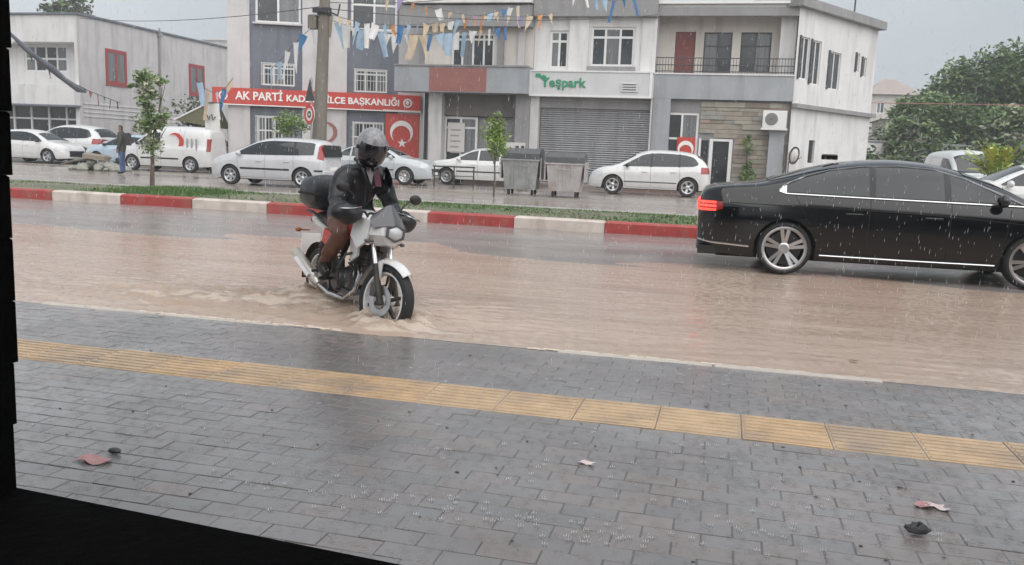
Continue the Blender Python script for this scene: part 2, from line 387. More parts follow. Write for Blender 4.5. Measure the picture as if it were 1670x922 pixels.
# sidewalk --------------------------------------------------------------
mb = MB(); mb.box(-60, 40, -1.2, 5.42, -.2, -.0024)
sidewalk = tag(mb.build('sidewalk', MAT['bed']), kind='structure')
def paver_mesh(l, wd, mat, k):
    m_ = MB(); m_.cbox(-l/2+.002, l/2-.002, -wd/2+.002, wd/2-.002, -.012, 0, .002); return m_.mesh('paver', mat)
PL, PW = .2, .1
pm = [paver_mesh(PL, PW, MAT['paver%d' % i], i) for i in range(3)]
cells = []
T0, T1 = 3.985, 4.385
j = 0; y = 1.15
rp = random.Random(21)
def inframe(p):
    q = RM.transposed() @ (Vector(p)-CAMP)
    if q.z > -.2: return None
    return 835-F*q.x/q.z, 461+F*q.y/q.z, -q.z
rowsy = []
y = T0-PW/2-.002
while y > 1.1: rowsy.append(y); y -= PW
y = T1+PW/2+.002
while y < 5.36: rowsy.append(y); y += PW
for j, y in enumerate(rowsy):
    x = -11+(PL/2 if j % 2 else 0)+rp.uniform(-.012, .012)
    while x < 5.5:
        t = mn.noise((x*.5, y*.8, 20)); i = 2 if t+rp.uniform(-.35, .35) > .28 else (1 if rp.random() < .5 else 0)
        cells.append((x, y, rp.uniform(-.0014, .001), i, rp.uniform(-.009, .009), rp.uniform(-.009, .009))); x += PL
def rank(c):
    q = inframe((c[0], c[1], 0))
    if q is None or not (40 < q[0] < 1690 and q[1] < 935): return 1e3+math.hypot(c[0], c[1])
    if q[0] < 640 and q[1] > 795+(q[0]-30)*.2: return 1e3
    return q[2]
cells.sort(key=rank)
for c in cells[:300]:
    o = obj('paver', pm[c[3]], sidewalk, (c[0], c[1], c[2])); o.rotation_euler = (c[4], c[5], rp.uniform(-.012, .012))
mb = MB()
for c in cells[300:]:
    mb.mi = c[3]
    mb.cbox(-PL/2+.001, PL/2-.001, -PW/2+.001, PW/2-.001, -.012, 0, .0022, Matrix.Translation((c[0], c[1], c[2])) @ Matrix.Rotation(c[4], 4, 'X') @ Matrix.Rotation(c[5], 4, 'Y'))
tag(mb.build('paver', [MAT['paver%d' % i] for i in range(3)], sidewalk), kind='stuff')
mb = MB(); mb.cbox(-.1995, .1995, -.199, .199, -.012, .002, .003)
for k in range(7):
    yy = -.165+k*.055; mb.cbox(-.19, .19, yy-.014, yy+.014, .002, .008, .004)
tms = [mb.mesh('tile', MAT['tactile%d' % i]) for i in range(3)]
x = -10.9; k = 0
while x < 5.4:
    o = obj('tile', tms[rp.choice([0, 0, 1, 2])], sidewalk, (x, (T0+T1)/2+.004*math.sin(k*1.7), rp.uniform(-.002, .002))); o.rotation_euler = (rp.uniform(-.006, .006), rp.uniform(-.008, .008), rp.uniform(-.006, .006)); x += .402; k += 1
# kerb stones at the edge of the sidewalk: some just under water
km = MB().cbox(-.495, .495, -.034, .034, -.25, 0, .010).mesh('kerb_stone', MAT['kerb_pale'])
x = -14.5; k = 0
while x < 6:
    up = (-4.9 < x < -2.6) or (-1.0 < x < .9)
    obj('kerb_stone', km, sidewalk, (x, 5.415, .004+rp.uniform(-.006, .005) if up else -.012)); x += 1.0

# median ----------------------------------------------------------------
mb = MB(); mb.grid(lambda u, v: (-80+160*u, 14.5+2.85*v, .16+.05*math.sin(math.pi*v)+.03*mn.noise(((-80+160*u)*.6, v*3, 1))), 160, 8)
median = tag(mb.build('median_strip', MAT['median_soil'], smooth=60), kind='structure')
kred = MB().cbox(-.77, .77, -.12, .12, -.2, .215, .03).mesh('kerb_stone', MAT['kerb_red'])
kwh = MB().cbox(-.77, .77, -.12, .12, -.2, .215, .03).mesh('kerb_stone', MAT['kerb_white'])
kgr = MB().cbox(-.99, .99, -.09, .09, -.2, .2, .02).mesh('kerb_stone', MAT['kerb_grey'])
x = -12.1+.775-1.55*8-.66; k = 0
for k in range(20):
    o = obj('kerb_stone', (kred if k % 2 else kwh), median, (x, 14.28+.0*k, rp.uniform(-.006, .006)), rp.uniform(-.004, .004)); o['label'] = 'red painted kerb stone' if k % 2 else 'white painted kerb stone'; x += 1.55
x = -40
while x < 30: obj('kerb_stone', kgr, median, (x, 17.42, rp.uniform(-.006, .006))); x += 2.0
mb = MB(); rg_ = random.Random(3)
for _ in range(26000):
    x = rg_.uniform(-16, 3.2); y = rg_.uniform(14.45, 17.2)
    dens = .06+.7*mn.noise((x*.55, y*.8, 7))
    dens += 1.2*math.exp(-((x+11.2)/1.3)**2)+(.40 if x > -7 else 0)
    if rg_.random() > dens: continue
    hgt = rg_.uniform(.02, .06)*(1+1.4*math.exp(-((x+11.2)/1.0)**2)); a = rg_.random()*6.28; b = .012+.01*rg_.random(); z = .16+.05*math.sin(math.pi*(y-14.5)/2.85)-.01
    lx, ly = rg_.uniform(-.04, .04), rg_.uniform(-.04, .04)
    mb.add([(x+b*math.cos(a), y+b*math.sin(a), z), (x-b*math.cos(a), y-b*math.sin(a), z), (x+lx, y+ly, z+hgt)], [(0, 1, 2)])
tag(mb.build('grass', MAT['grass'], fix=False), kind='stuff', label='short wet grass growing on the median strip')

mb = MB(); mb.add([(-200, 17.3, -.008), (200, 17.3, -.008), (200, 33.2, -.008), (-200, 33.2, -.008)], [(0, 1, 2, 3)])
tag(mb.build('far_road', MAT['far_asphalt']), kind='structure')
mb = MB(); mb.box(-28, 8, 33.4, 60, -.2, .12)
tag(mb.build('far_pavement', MAT['far_paving']), kind='structure')
# ================================================================== BUILDINGS
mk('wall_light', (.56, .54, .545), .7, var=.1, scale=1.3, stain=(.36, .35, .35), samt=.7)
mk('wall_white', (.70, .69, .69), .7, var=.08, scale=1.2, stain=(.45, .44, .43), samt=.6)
mk('wall_cream', (.60, .565, .52), .7, var=.08, scale=1.2, stain=(.42, .37, .34), samt=.65)
mk('wall_slate', (.155, .165, .20), .6, var=.12, scale=1.5, stain=(.10, .11, .135), samt=.7)
mk('wall_grey', (.27, .265, .27), .65, var=.12, scale=1.4, stain=(.18, .175, .17), samt=.7)
mk('wall_bluegrey', (.33, .345, .37), .6, var=.1, scale=1.4, stain=(.22, .23, .24), samt=.6)
mk('sign_red', (.52, .055, .04), .4, var=.08, scale=2)
mk('dull_red', (.29, .115, .10), .55, var=.15, scale=2)
mk('lettering_white', (.85, .82, .80), .5, var=.04)
mk('lettering_green', (.02, .26, .13), .4, var=.1)
mk('sign_pale', (.60, .60, .61), .4, var=.07, scale=2, stain=(.48, .46, .46), samt=.3)
mk('shutter', (.33, .335, .35), .45, metal=.3, var=.12, scale=2, stain=(.2, .2, .205), samt=.6)
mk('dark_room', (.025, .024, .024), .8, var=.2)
mk('window_red', (.33, .05, .055), .5, var=.1)
mk('iron', (.05, .05, .053), .5, var=.2)
mk('roof_metal', (.5, .5, .5), .5, var=.1)
mk('poster_pale', (.62, .60, .58), .6, var=.06)
mk('print_grey', (.33, .32, .31), .6, var=.1)
mk('curtain_red', (.19, .05, .045), .6, var=.3, scale=3, stretch=(6, 6, .3))
for i, c in enumerate([(.30, .27, .225), (.36, .33, .28), (.24, .20, .165), (.31, .24, .20), (.28, .28, .25)]):
    mk('stone%d' % i, c, .7, var=.2, scale=4, bump=.01, bscale=14)

class Fac:
    """a facade: local x runs along it, local y into the building, z up"""
    def __init__(s, name, label, cat, p0, ang):
        s.p0 = Vector((p0[0], p0[1], 0)); s.a = ang
        s.u = Vector((math.cos(ang), math.sin(ang), 0)); s.nrm = Vector((math.sin(ang), -math.cos(ang), 0))
        s.root = thing(name, label, cat, s.p0, ang)
    def pt(s, x, y, inset=0):
        p = on(x, y, s.p0-s.nrm*inset, s.nrm); return (p-s.p0).dot(s.u), p.z
    def r(s, x0, y0, x1, y1, inset=0):
        q = [s.pt(a, b, inset) for a in (x0, x1) for b in (y0, y1)]
        return ((q[0][0]+q[1][0])/2, (q[2][0]+q[3][0])/2, (q[1][1]+q[3][1])/2, (q[0][1]+q[2][1])/2)
def wall(mb, u0, u1, z0, z1, holes, y=0., dep=.16):
    us = sorted({u0, u1, *[min(max(h[k], u0), u1) for h in holes for k in (0, 1)]}); zs = sorted({z0, z1, *[min(max(h[k], z0), z1) for h in holes for k in (2, 3)]})
    for i in range(len(us)-1):
        for j in range(len(zs)-1):
            cu, cz = (us[i]+us[i+1])/2, (zs[j]+zs[j+1])/2
            if us[i+1]-us[i] < 1e-4 or zs[j+1]-zs[j] < 1e-4: continue
            if any(h[0] < cu < h[1] and h[2] < cz < h[3] for h in holes): continue
            mb.add([(us[i], y, zs[j]), (us[i+1], y, zs[j]), (us[i+1], y, zs[j+1]), (us[i], y, zs[j+1])], [(0, 1, 2, 3)])
    for a, b, c, d in holes:
        for q in ([(a, y, c), (a, y, d), (a, y+dep, d), (a, y+dep, c)], [(b, y, c), (b, y+dep, c), (b, y+dep, d), (b, y, d)],
                  [(a, y, c), (a, y+dep, c), (b, y+dep, c), (b, y, c)], [(a, y, d), (b, y, d), (b, y+dep, d), (a, y+dep, d)]):
            mb.add(q, [(0, 1, 2, 3)])
    return mb
def window(root, rc, nu=2, nz=(), y=.07, fw=.06, frame='white_pvc', glass='window_glass', sill=None, label=None, grille=None, name='window'):
    a, b, c, d = rc; mb = MB()
    mb.box(a, a+fw, y, y+.07, c, d); mb.box(b-fw, b, y, y+.07, c, d); mb.box(a+fw, b-fw, y, y+.07, c, c+fw); mb.box(a+fw, b-fw, y, y+.07, d-fw, d)
    us = [a+fw]+[a+(b-a)*k/nu for k in range(1, nu)]+[b-fw]; zs = [c+fw]+[c+(d-c)*k for k in nz]+[d-fw]
    for u in us[1:-1]: mb.box(u-fw*.45, u+fw*.45, y+.004, y+.066, c+fw, d-fw)
    for z in zs[1:-1]: mb.box(a+fw, b-fw, y+.008, y+.062, z-fw*.45, z+fw*.45)
    o = mb.build(name, MAT[frame], root)
    if label: o['label'] = label
    for i in range(len(us)-1):
        for j in range(len(zs)-1):
            p = MB(); p.box(us[i]-.005, us[i+1]+.005, y+.03, y+.042, zs[j]-.005, zs[j+1]+.005); p.build('pane', MAT['window_curtain' if glass == 'window_glass' and (i*7+j*3+int(abs(a*10))) % 3 == 0 else glass], o)
    if sill:
        MB().cbox(a-.08, b+.08, -.09, y, c-.07, c, .01).build('sill', MAT[sill], o)
    if grille:
        g = MB(); k = max(3, int((b-a)/.14))
        for i in range(k+1): g.box(a+(b-a)*i/k-.01, a+(b-a)*i/k+.01, -.075, -.055, c, d+.02)
        for zz in (c+.03, (c+d)/2, d): g.box(a-.03, b+.03, -.08, -.05, zz-.012, zz+.012)
        g.build('grille', MAT[grille], o)
    return o
def shell(f, u0, u1, dep, h, mat, front=.3, name='wall'):
    """sides, back and roof behind a facade"""
    mb = MB(); mb.add([(u0, front*0+.001, 0), (u0, dep, 0), (u1, dep, 0), (u1, .001, 0), (u0, .001, h), (u0, dep, h), (u1, dep, h), (u1, .001, h)],
                      [(0, 1, 5, 4), (1, 2, 6, 5), (2, 3, 7, 6), (4, 5, 6, 7)])
    mb.add([(u0+.01, .35, 0), (u1-.01, .35, 0), (u1-.01, .35, h), (u0+.01, .35, h)], [(0, 1, 2, 3)])
    return mb.build(name, MAT[mat], f.root)
def crescent(mb, cx, cz, r, y, t=.01, ang=0, k=.8, off=.28):
    """a crescent: outer arc of radius r, inner arc of radius k*r shifted by off*r"""
    n = 28; out = []; inn = []
    d = off*r; r2 = k*r; x = (d*d+r*r-r2*r2)/(2*d); a = math.acos(max(-1, min(1, x/r))); a2 = math.atan2(math.sqrt(max(0, r*r-x*x)), x-d)
    for i in range(n+1):
        th = a+(2*math.pi-2*a)*i/n; out.append((r*math.cos(th), r*math.sin(th)))
        th2 = a2+(2*math.pi-2*a2)*i/n; inn.append((d+r2*math.cos(th2), r2*math.sin(th2)))
    ca, sa = math.cos(ang), math.sin(ang)
    def T(p): return (cx+p[0]*ca-p[1]*sa, cz+p[0]*sa+p[1]*ca)
    o = [T(p) for p in out]; q = [T(p) for p in inn]
    vs = [(u, y, z) for u, z in o]+[(u, y, z) for u, z in q]+[(u, y+t, z) for u, z in o]+[(u, y+t, z) for u, z in q]; m = n+1
    fs = [(i, i+1, m+i+1, m+i) for i in range(n)]+[(i, i+1, 2*m+i+1, 2*m+i) for i in range(n)]+[(m+i, m+i+1, 3*m+i+1, 3*m+i) for i in range(n)]
    return mb.add(vs, fs)
def star(mb, cx, cz, r, y, ang=0, t=.01):
    p = [(cx+(r if k % 2 == 0 else r*.4)*math.cos(ang+k*math.pi/5), cz+(r if k % 2 == 0 else r*.4)*math.sin(ang+k*math.pi/5)) for k in range(10)]
    return mb.prism(p, y, y+t)
def flag(root, rc, y, name='flag_banner', ang=math.pi/2+math.pi, scale=.3, label=None):
    a, b, c, d = rc; mb = MB()
    mb.grid(lambda u, v: (a+(b-a)*u, y+.012*math.sin(u*9+v*3), c+(d-c)*v), 8, 8)
    o = mb.build(name, MAT['sign_red'], root, smooth=60)
    if label: o['label'] = label
    return o

# ---- party building ----------------------------------------------------
pL = at(372, 200, 38.5); ak_a = R_(13.7+6)
K = Fac('party_building', 'three storey building with slate panels, white windows and a long red party sign', 'building', (pL.x, pL.y), ak_a)
uR = K.pt(690, 200)[0]; uL = 0; HK = K.pt(500, -95)[1]
W1 = [K.r(415, -25, 490, 38), K.r(572, -12, 648, 50)]; W2 = [K.r(427, 104, 480, 140), K.r(578, 114, 631, 151)]; W3 = [K.r(418, 190, 460, 236), K.r(575, 200, 625, 248)]
def pan(x0, x1): a = K.pt(x0, 100)[0]; b = K.pt(x1, 100)[0]; return a, b
p1 = pan(407, 493); p2 = pan(566, 650)
# slate panels set back between light pilasters
for (a, b), hs_ in ((p1, (W1[0], W2[0], W3[0])), (p2, (W1[1], W2[1], W3[1]))): wall(MB(), a, b, 0, HK, hs_, y=.12).build('wall_panel', MAT['wall_slate'], K.root)['label'] = 'slate blue wall panel between pilasters'
for a, b in ((uL, p1[0]), (p1[1], p2[0]), (p2[1], uR)): MB().box(a, b, 0, .5, 0, HK).build('pilaster', MAT['wall_light'], K.root)
shell(K, uL+.01, uR-.01, 9, HK-.02, 'wall_light')
MB().box(uL-.2, uR+.2, -.25, 9.2, HK, HK+.25).build('roof', MAT['roof_metal'], K.root)
for q in W1: window(K.root, q, 2, (.68,), y=.18, fw=.1, sill='wall_light')
for q in W2: window(K.root, q, 3, (.8,), y=.16, fw=.075, grille='white_pvc')
for q in W3: window(K.root, q, 3, (.5,), y=.16, fw=.07, grille='white_pvc')
a, b = K.pt(348, 152)[0], K.pt(686, 174)[0]; z0, z1 = K.pt(515, 175.5)[1], K.pt(515, 149.5)[1]
s_ = MB(); s_.box(a, b, -.22, -.02, z0, z1); sgn = s_.build('sign_board', MAT['sign_red'], K.root); hS = z1-z0
sgn['label'] = 'long red sign board with white lettering'
s_ = MB(); s_.box(a-.02, b+.02, -.225, -.0, z0-.045, z0-.003); s_.box(K.pt(625, 182)[0], b, -.235, -.222, z0+.0, z0+.03); s_.build('trim', MAT['lettering_white'], sgn)
def sgtext(body, x0, x1, hk, zk): 
    u0, u1 = K.pt(x0, 160)[0], K.pt(x1, 165)[0]
    text(body, sgn, 'lettering', MAT['lettering_white'], u0, z0+hS*zk, hS*hk, u1-u0, y=-.235, bold=.012)
sgtext('AK PARTİ', 386, 463, .70, .30)
sgtext('KADİRLİ İLÇE BAŞKANLIĞI', 468, 651, .56, .30)
for xx in (366, 665):                                   # bulb emblem in a white ring
    u = K.pt(xx, 165)[0]; z = z0+hS*.5; m_ = MB(); rot = Matrix.Translation((u, -.235, z)) @ Matrix.Rotation(R_(90), 4, 'X')
    m_.lathe([(.145, 0), (.20, 0), (.20, .012), (.145, .012), (.145, 0)], 20, rot); m_.ell((u, -.235, z+.025), (.075, .02, .08), 10, 8); m_.box(u-.035, u+.035, -.25, -.236, z-.1, z-.055)
    for k in range(7):
        t = R_(-20+k*36.7); m_.box(-.012, .012, -.006, .006, .1, .14, Matrix.Translation((u, -.24, z+.02)) @ Matrix.Rotation(t-R_(90), 4, 'Y'))
    m_.build('emblem', MAT['lettering_white'], sgn)
fr_ = K.r(628, 186, 683, 266); 
fo = flag(K.root, fr_, -.06, 'flag_banner', label='red flag banner with a white crescent')
m_ = MB(); cu_, cz_ = K.pt(655, 216); crescent(m_, cu_, cz_, .52, -.09, ang=-R_(95), k=.8, off=.25); star(m_, cu_+.03, cz_-.5, .22, -.09, R_(90)); m_.build('crescent', MAT['lettering_white'], fo)
m_ = MB(); u, z = K.pt(537, 216); rot = Matrix.Translation((u, -.02, z)) @ Matrix.Rotation(R_(90), 4, 'X')
crescent(m_, u-.1, z, .46, -.03, t=.02, ang=math.pi, k=.84, off=.22); m_.build('crescent', MAT['dull_red'], K.root)['label'] = 'red crescent painted on the pale pilaster'
q = K.r(684, 185, 690, 262); MB().box(q[0], q[1], -.05, -.001, .1, q[3]).build('trim', MAT['poster_pale'], K.root)

# ---- row of shops: one plane along the street ---------------------------
YS = 36.0
def shopfac(name, label, px0, px1):
    a = on(px0, 200, (0, YS, 0), Vector((0, -1, 0))); f = Fac(name, label, 'building', (a.x, YS), 0); f.w = f.pt(px1, 200)[0]; return f
A = shopfac('shop_building', 'grey shop building with a dull red balcony band beside the party building', 691, 866)
HA = A.pt(770, -25)[1]
zb0, zb1 = A.pt(780, 154)[1], A.pt(780, 113)[1]                     # balcony band
ww1 = A.r(736, 54, 806, 111); ww2 = A.r(812, 52, 818, 52) if False else None
mb = MB(); wall(mb, 0, A.w, zb0, HA, [ww1], y=0); mb.build('wall', MAT['wall_cream'], A.root)
shell(A, .01, A.w-.01, 9, HA-.01, 'wall_grey')
window(A.root, ww1, 4, (.82,), y=.08, fw=.09)
mb = MB(); q = A.r(690, 12, 866, 46); mb.box(-1.0, A.w-.02, -.55, -.002, q[2], q[3]); mb.build('wall_band', MAT['wall_grey'], A.root)['label'] = 'grey band of upper wall overhanging the windows'
q = A.r(690, -8, 866, 9); mb = MB(); mb.box(-1.05, A.w-.015, -.7, .3, q[2], q[3]); mb.build('cornice', MAT['wall_white'], A.root)
for xx in (812, 846):
    u = A.pt(xx, 80)[0]; MB().box(u, u+.28, -.12, -.003, zb1, q[2]-.9).build('pilaster', MAT['wall_grey' if xx < 830 else 'wall_light'], A.root)
mb = MB(); mb.box(-1.0, A.w-.01, -1.0, -.003, zb0, zb1); bb = mb.build('balcony', MAT['wall_bluegrey'], A.root)
q = A.r(700, 116, 793, 152, -1.0); mb = MB(); mb.box(q[0], q[1], -1.012, -1.002, zb0+.03, zb1-.05); mb.build('panel', MAT['dull_red'], bb)['label'] = 'dull red panel on the balcony front'
MB().box(-1.02, A.w, -1.05, .0, zb1+.004, zb1+.07).build('coping', MAT['wall_grey'], bb)
# ground floor: columns, glazed shopfront with a poster, dark entrance
for x0, x1 in ((703, 724), (843, 866)):
    a, b = A.pt(x0, 200)[0], A.pt(x1, 200)[0]; MB().box(a, b, -.35, .3, 0, zb0-.003).build('column', MAT['wall_light' if x0 < 800 else 'wall_grey'], A.root)
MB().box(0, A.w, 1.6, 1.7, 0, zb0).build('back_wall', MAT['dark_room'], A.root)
q = A.r(722, 190, 776, 268); q = (q[0], q[1], .12, q[3]); window(A.root, q, 2, (.82,), y=.2, fw=.1)
p_ = A.r(728, 200, 756, 248); pst = MB().box(p_[0], p_[1], .15, .17, p_[2], p_[3]).build('poster', MAT['poster_pale'], A.root)
m_ = MB()
for k in range(5): zz = p_[3]-.35-k*.24; m_.box(p_[0]+.14, p_[1]-.18-.08*(k % 2), .142, .149, zz, zz+.07)
m_.build('print', MAT['print_grey'], pst)
q = A.r(776, 168, 842, 270); MB().box(q[0], q[1], .6, .68, .1, zb0-.25).build('shop_front', MAT['glass_dark'], A.root)
q = A.r(722, 158, 866, 190); mk('brown_shade', (.13, .115, .105), .65, var=.2, scale=2, stain=(.08, .07, .065), samt=.6); MB().box(q[0], q[1], .05, .16, q[2], zb0-.002).build('fascia', MAT['brown_shade'], A.root)
q = A.r(829, 233, 860, 246); nb = MB().box(q[0], q[1], -.4, -.36, q[2]-.2, q[3]).build('notice_board', MAT['poster_pale'], A.root)
m_ = MB()
for xx in (847, 856): u, z = A.pt(xx, 241); m_.box(u-.07, u+.07, -.408, -.4, z-.07, z+.07)
m_.build('print', MAT['iron'], nb)

B = shopfac('shuttered_shop', 'pale building with a closed grey roller shutter under a green lettered sign', 866.5, 1063)
HB = B.pt(965, -22)[1]; zs0, zs1 = B.pt(965, 157)[1], B.pt(965, 120)[1]
wB = [B.r(896, 50, 927, 112), B.r(963, 44, 1035, 109)]
mb = MB(); wall(mb, 0, B.w, zs0, HB, wB, y=0); mb.build('wall', MAT['wall_white'], B.root); shell(B, .01, B.w-.01, 9, HB-.01, 'wall_light')
window(B.root, wB[0], 2, (.72,), y=.08, fw=.1); window(B.root, wB[1], 3, (.74,), y=.08, fw=.1)
q = B.r(958, 109, 1036, 119); MB().cbox(q[0], q[1], -.18, -.002, q[2], q[3], .02).build('flower_box', MAT['wall_grey'], B.root)
q = B.r(867, -12, 1063, 29); MB().box(-.003, B.w, -.4, -.003, q[2], HB).build('wall_band', MAT['wall_grey'], B.root)['label'] = 'grey top wall band'
for x0, x1 in ((928, 960), (1046, 1063)):
    a, b = B.pt(x0, 80)[0], B.pt(x1, 80)[0]; MB().box(a, b, -.09, -.003, zs1+.1, q[2]-.01).build('pilaster', MAT['wall_white'], B.root)
m_ = MB(); m_.box(0, B.w-.05, -.5, -.003, zs0, zs1); sg = m_.build('sign_board', MAT['sign_pale'], B.root); sg['label'] = 'pale sign board with green lettering'
m_ = MB(); m_.box(-.03, B.w-.02, -.54, -.0, zs0-.08, zs0-.002); m_.box(-.03, B.w-.02, -.54, -.0, zs1+.002, zs1+.06); m_.box(-.03, .05, -.53, -.501, zs0, zs1); m_.box(B.w-.14, B.w-.02, -.53, -.501, zs0, zs1); m_.build('trim', MAT['white_pvc'], sg)
u0, u1 = B.pt(887, 138)[0], B.pt(960, 140)[0]
text('Yeşpark', sg, 'lettering', MAT['lettering_green'], u0, B.pt(920, 143.5)[1], .52, u1-u0, y=-.52, bold=.012, ext=.015)
m_ = MB(); q = B.r(878, 122, 886, 128); m_.box(q[0], q[1], -.53, -.51, q[2], q[3]); m_.ell((q[1]+.12, -.52, q[2]), (.13, .02, .1), 10, 6); m_.build('emblem', MAT['lettering_green'], sg)
q = B.r(1016, 137, 1043, 152); m_ = MB(); m_.cbox(q[0], q[1], -.56, -.502, q[2], q[3], .02); vt = m_.build('vent', MAT['sign_pale'], sg)
m_ = MB()
for k in range(3): zz = q[2]+.07+k*.1; m_.box(q[0]+.05, q[1]-.08, -.57, -.561, zz, zz+.035)
m_.build('slat', MAT['iron'], vt)
sh = B.r(879, 178, 1058, 290); sh = (sh[0], sh[1], .12, sh[3])
MB().box(0, B.w, .2, .26, .1, zs0-.09).build('recess', MAT['wall_grey'], B.root)
for a, b in ((0, sh[0]-.01), (sh[1]+.01, B.w)): MB().box(a, b, -.3, .195, .1, zs0-.085).build('column', MAT['wall_light'], B.root)
MB().box(sh[0]-.005, sh[1]+.005, -.02, .19, sh[3]+.004, zs0-.09).build('shutter_box', MAT['wall_grey'], B.root)
shm = thing('roller_shutter', None, None); shm.parent = B.root; del_cat = None
nsl = 34; hsl = (sh[3]-sh[2])/nsl
slm = MB().prism([(.0, 0), (-.035, .02), (-.045, hsl*.5), (-.03, hsl*.86), (0, hsl-.012), (.02, hsl-.012), (.02, 0)], sh[0]+.02, sh[1]-.02, Matrix(((0, 1, 0, 0), (1, 0, 0, 0), (0, 0, 1, 0), (0, 0, 0, 1)))).mesh('slat', MAT['shutter'])
for k in range(nsl): obj('slat', slm, shm, (0, .1, sh[2]+k*hsl))

# ---- balcony house ------------------------------------------------------
D = shopfac('balcony_house', 'white two storey corner house with an iron railed balcony and stone clad shopfront', 1063.5, 1289)
zf0, zf1 = D.pt(1175, 163)[1], D.pt(1175, 123)[1]; zr = D.pt(1185, 12)[1]; zr1 = D.pt(1185, 2)[1]
BK = 1.1                                                             # the upper wall stands behind the balcony
dr = D.r(1100, 52, 1133, 124, BK); wd = [D.r(1147, 53, 1193, 119, BK), D.r(1207, 53, 1257, 119, BK)]
dr = (dr[0], dr[1], zf1-.35, dr[3])
mb = MB(); wall(mb, 0, D.w, zf0+.2, zr, [dr]+wd, y=BK); mb.build('wall', MAT['wall_cream'], D.root)['label'] = 'cream upper wall behind the balcony'
o = MB().box(dr[0], dr[1], BK+.08, BK+.12, dr[2], dr[3]).build('door', MAT['curtain_red'], D.root); o['label'] = 'dark red balcony door'
for q in wd: window(D.root, q, 2, (.66, ), y=BK+.06, fw=.06, frame='iron', glass='window_glass', grille=None)
m_ = MB(); m_.box(D.w-.62, D.w-.01, BK-.62, BK-.003, zf1, zr-.003); m_.build('pilaster', MAT['wall_white'], D.root)
MB().box(-.01, D.w+.02, -.02, BK-.004, zf0, zf1).build('balcony', MAT['wall_bluegrey'], D.root)
MB().box(-.01, D.w+.04, -.06, BK-.006, zf1+.003, zf1+.06).build('coping', MAT['wall_white'], D.root)
q = D.r(1065, 8, 1290, 26); MB().box(-.02, D.w+.0, -.05, .25, q[2], zr-.003).build('roof_beam', MAT['wall_grey'], D.root)
rail = MB(); zt = D.pt(1175, 95)[1]; n_ = 46
for k in range(n_+1): u = .05+(D.w-.08)*k/n_; rail.tube([(u, .03, zf1+.05), (u, .03, zt)], .011, 5)
for zz in (zt, zt-.28, zf1+.14): rail.tube([(.02, .03, zz), (D.w, .03, zz), (D.w, BK-.65, zz)], .02, 5)
for k in range(6): rail.tube([(D.w, .1+k*.08, zf1+.05), (D.w, .1+k*.08, zt)], .014, 5)
rail.build('railing', MAT['iron'], D.root)
# side wall: the corner plot is oblique, so it runs off at an angle
SA = R_(90-32); SL = 6.3
def sidep(t, z, out=0): return (D.w+t*math.cos(SA)+out*math.sin(SA), t*math.sin(SA)-out*math.cos(SA), z)
corner = on(1289, 200, (0, YS, 0), Vector((0, -1, 0)))
S = Fac.__new__(Fac); S.p0 = Vector((corner.x, YS, 0)); S.a = SA; S.u = Vector((math.cos(SA), math.sin(SA), 0)); S.nrm = Vector((math.sin(SA), -math.cos(SA), 0)); S.root = None
SL = S.pt(1424, 140)[0]; zlg = S.pt(1340, 178)[1]
swin = [S.r(1304, 60, 1319, 130), S.r(1322, 66, 1338, 139), S.r(1351, 85, 1370, 147), S.r(1396, 87, 1402, 118), S.r(1406, 94, 1413, 126)]
slot = S.r(1318, 229, 1328, 266)
mb = MB(); wall(mb, 0, SL, 0, zr, swin+[slot]); mS = Matrix.Translation((D.w, 0, 0)) @ Matrix.Rotation(SA, 4, 'Z')
def sbuild(m_, name, mat, par, **k):
    m_.v = [tuple(mS @ Vector(v)) for v in m_.v]; return m_.build(name, MAT[mat], par, **k)
sw_ = sbuild(mb, 'side_wall', 'wall_white', D.root)
for q in swin:
    a, b, c, d = q; m_ = MB(); y = .06; fw = .05
    m_.box(a, a+fw, y, y+.06, c, d); m_.box(b-fw, b, y, y+.06, c, d); m_.box(a+fw, b-fw, y, y+.06, c, c+fw); m_.box(a+fw, b-fw, y, y+.06, d-fw, d); m_.box((a+b)/2-.03, (a+b)/2+.03, y, y+.06, c+fw, d-fw)
    wo = sbuild(m_, 'window', 'white_pvc', D.root)
    for a2, b2 in ((a+fw, (a+b)/2-.03), ((a+b)/2+.03, b-fw)): sbuild(MB().box(a2-.004, b2+.004, y+.02, y+.035, c+fw-.004, d-fw+.004), 'pane', 'window_glass', wo)
    sbuild(MB().box(a-.12, a-.01, -.05, -.004, c-.02, d+.02), 'shutter', 'iron', wo)
sbuild(MB().box(slot[0], slot[1], .1, .14, slot[2], slot[3]), 'window', 'glass_dark', D.root)
sbuild(MB().box(-.02, SL+.1, -.22, -.003, zlg-.1, zlg+.06), 'ledge', 'wall_grey', D.root)
sbuild(MB().box(-.3, SL+.15, -.3, .4, zr+.002, zr+.34), 'parapet', 'wall_grey', D.root)
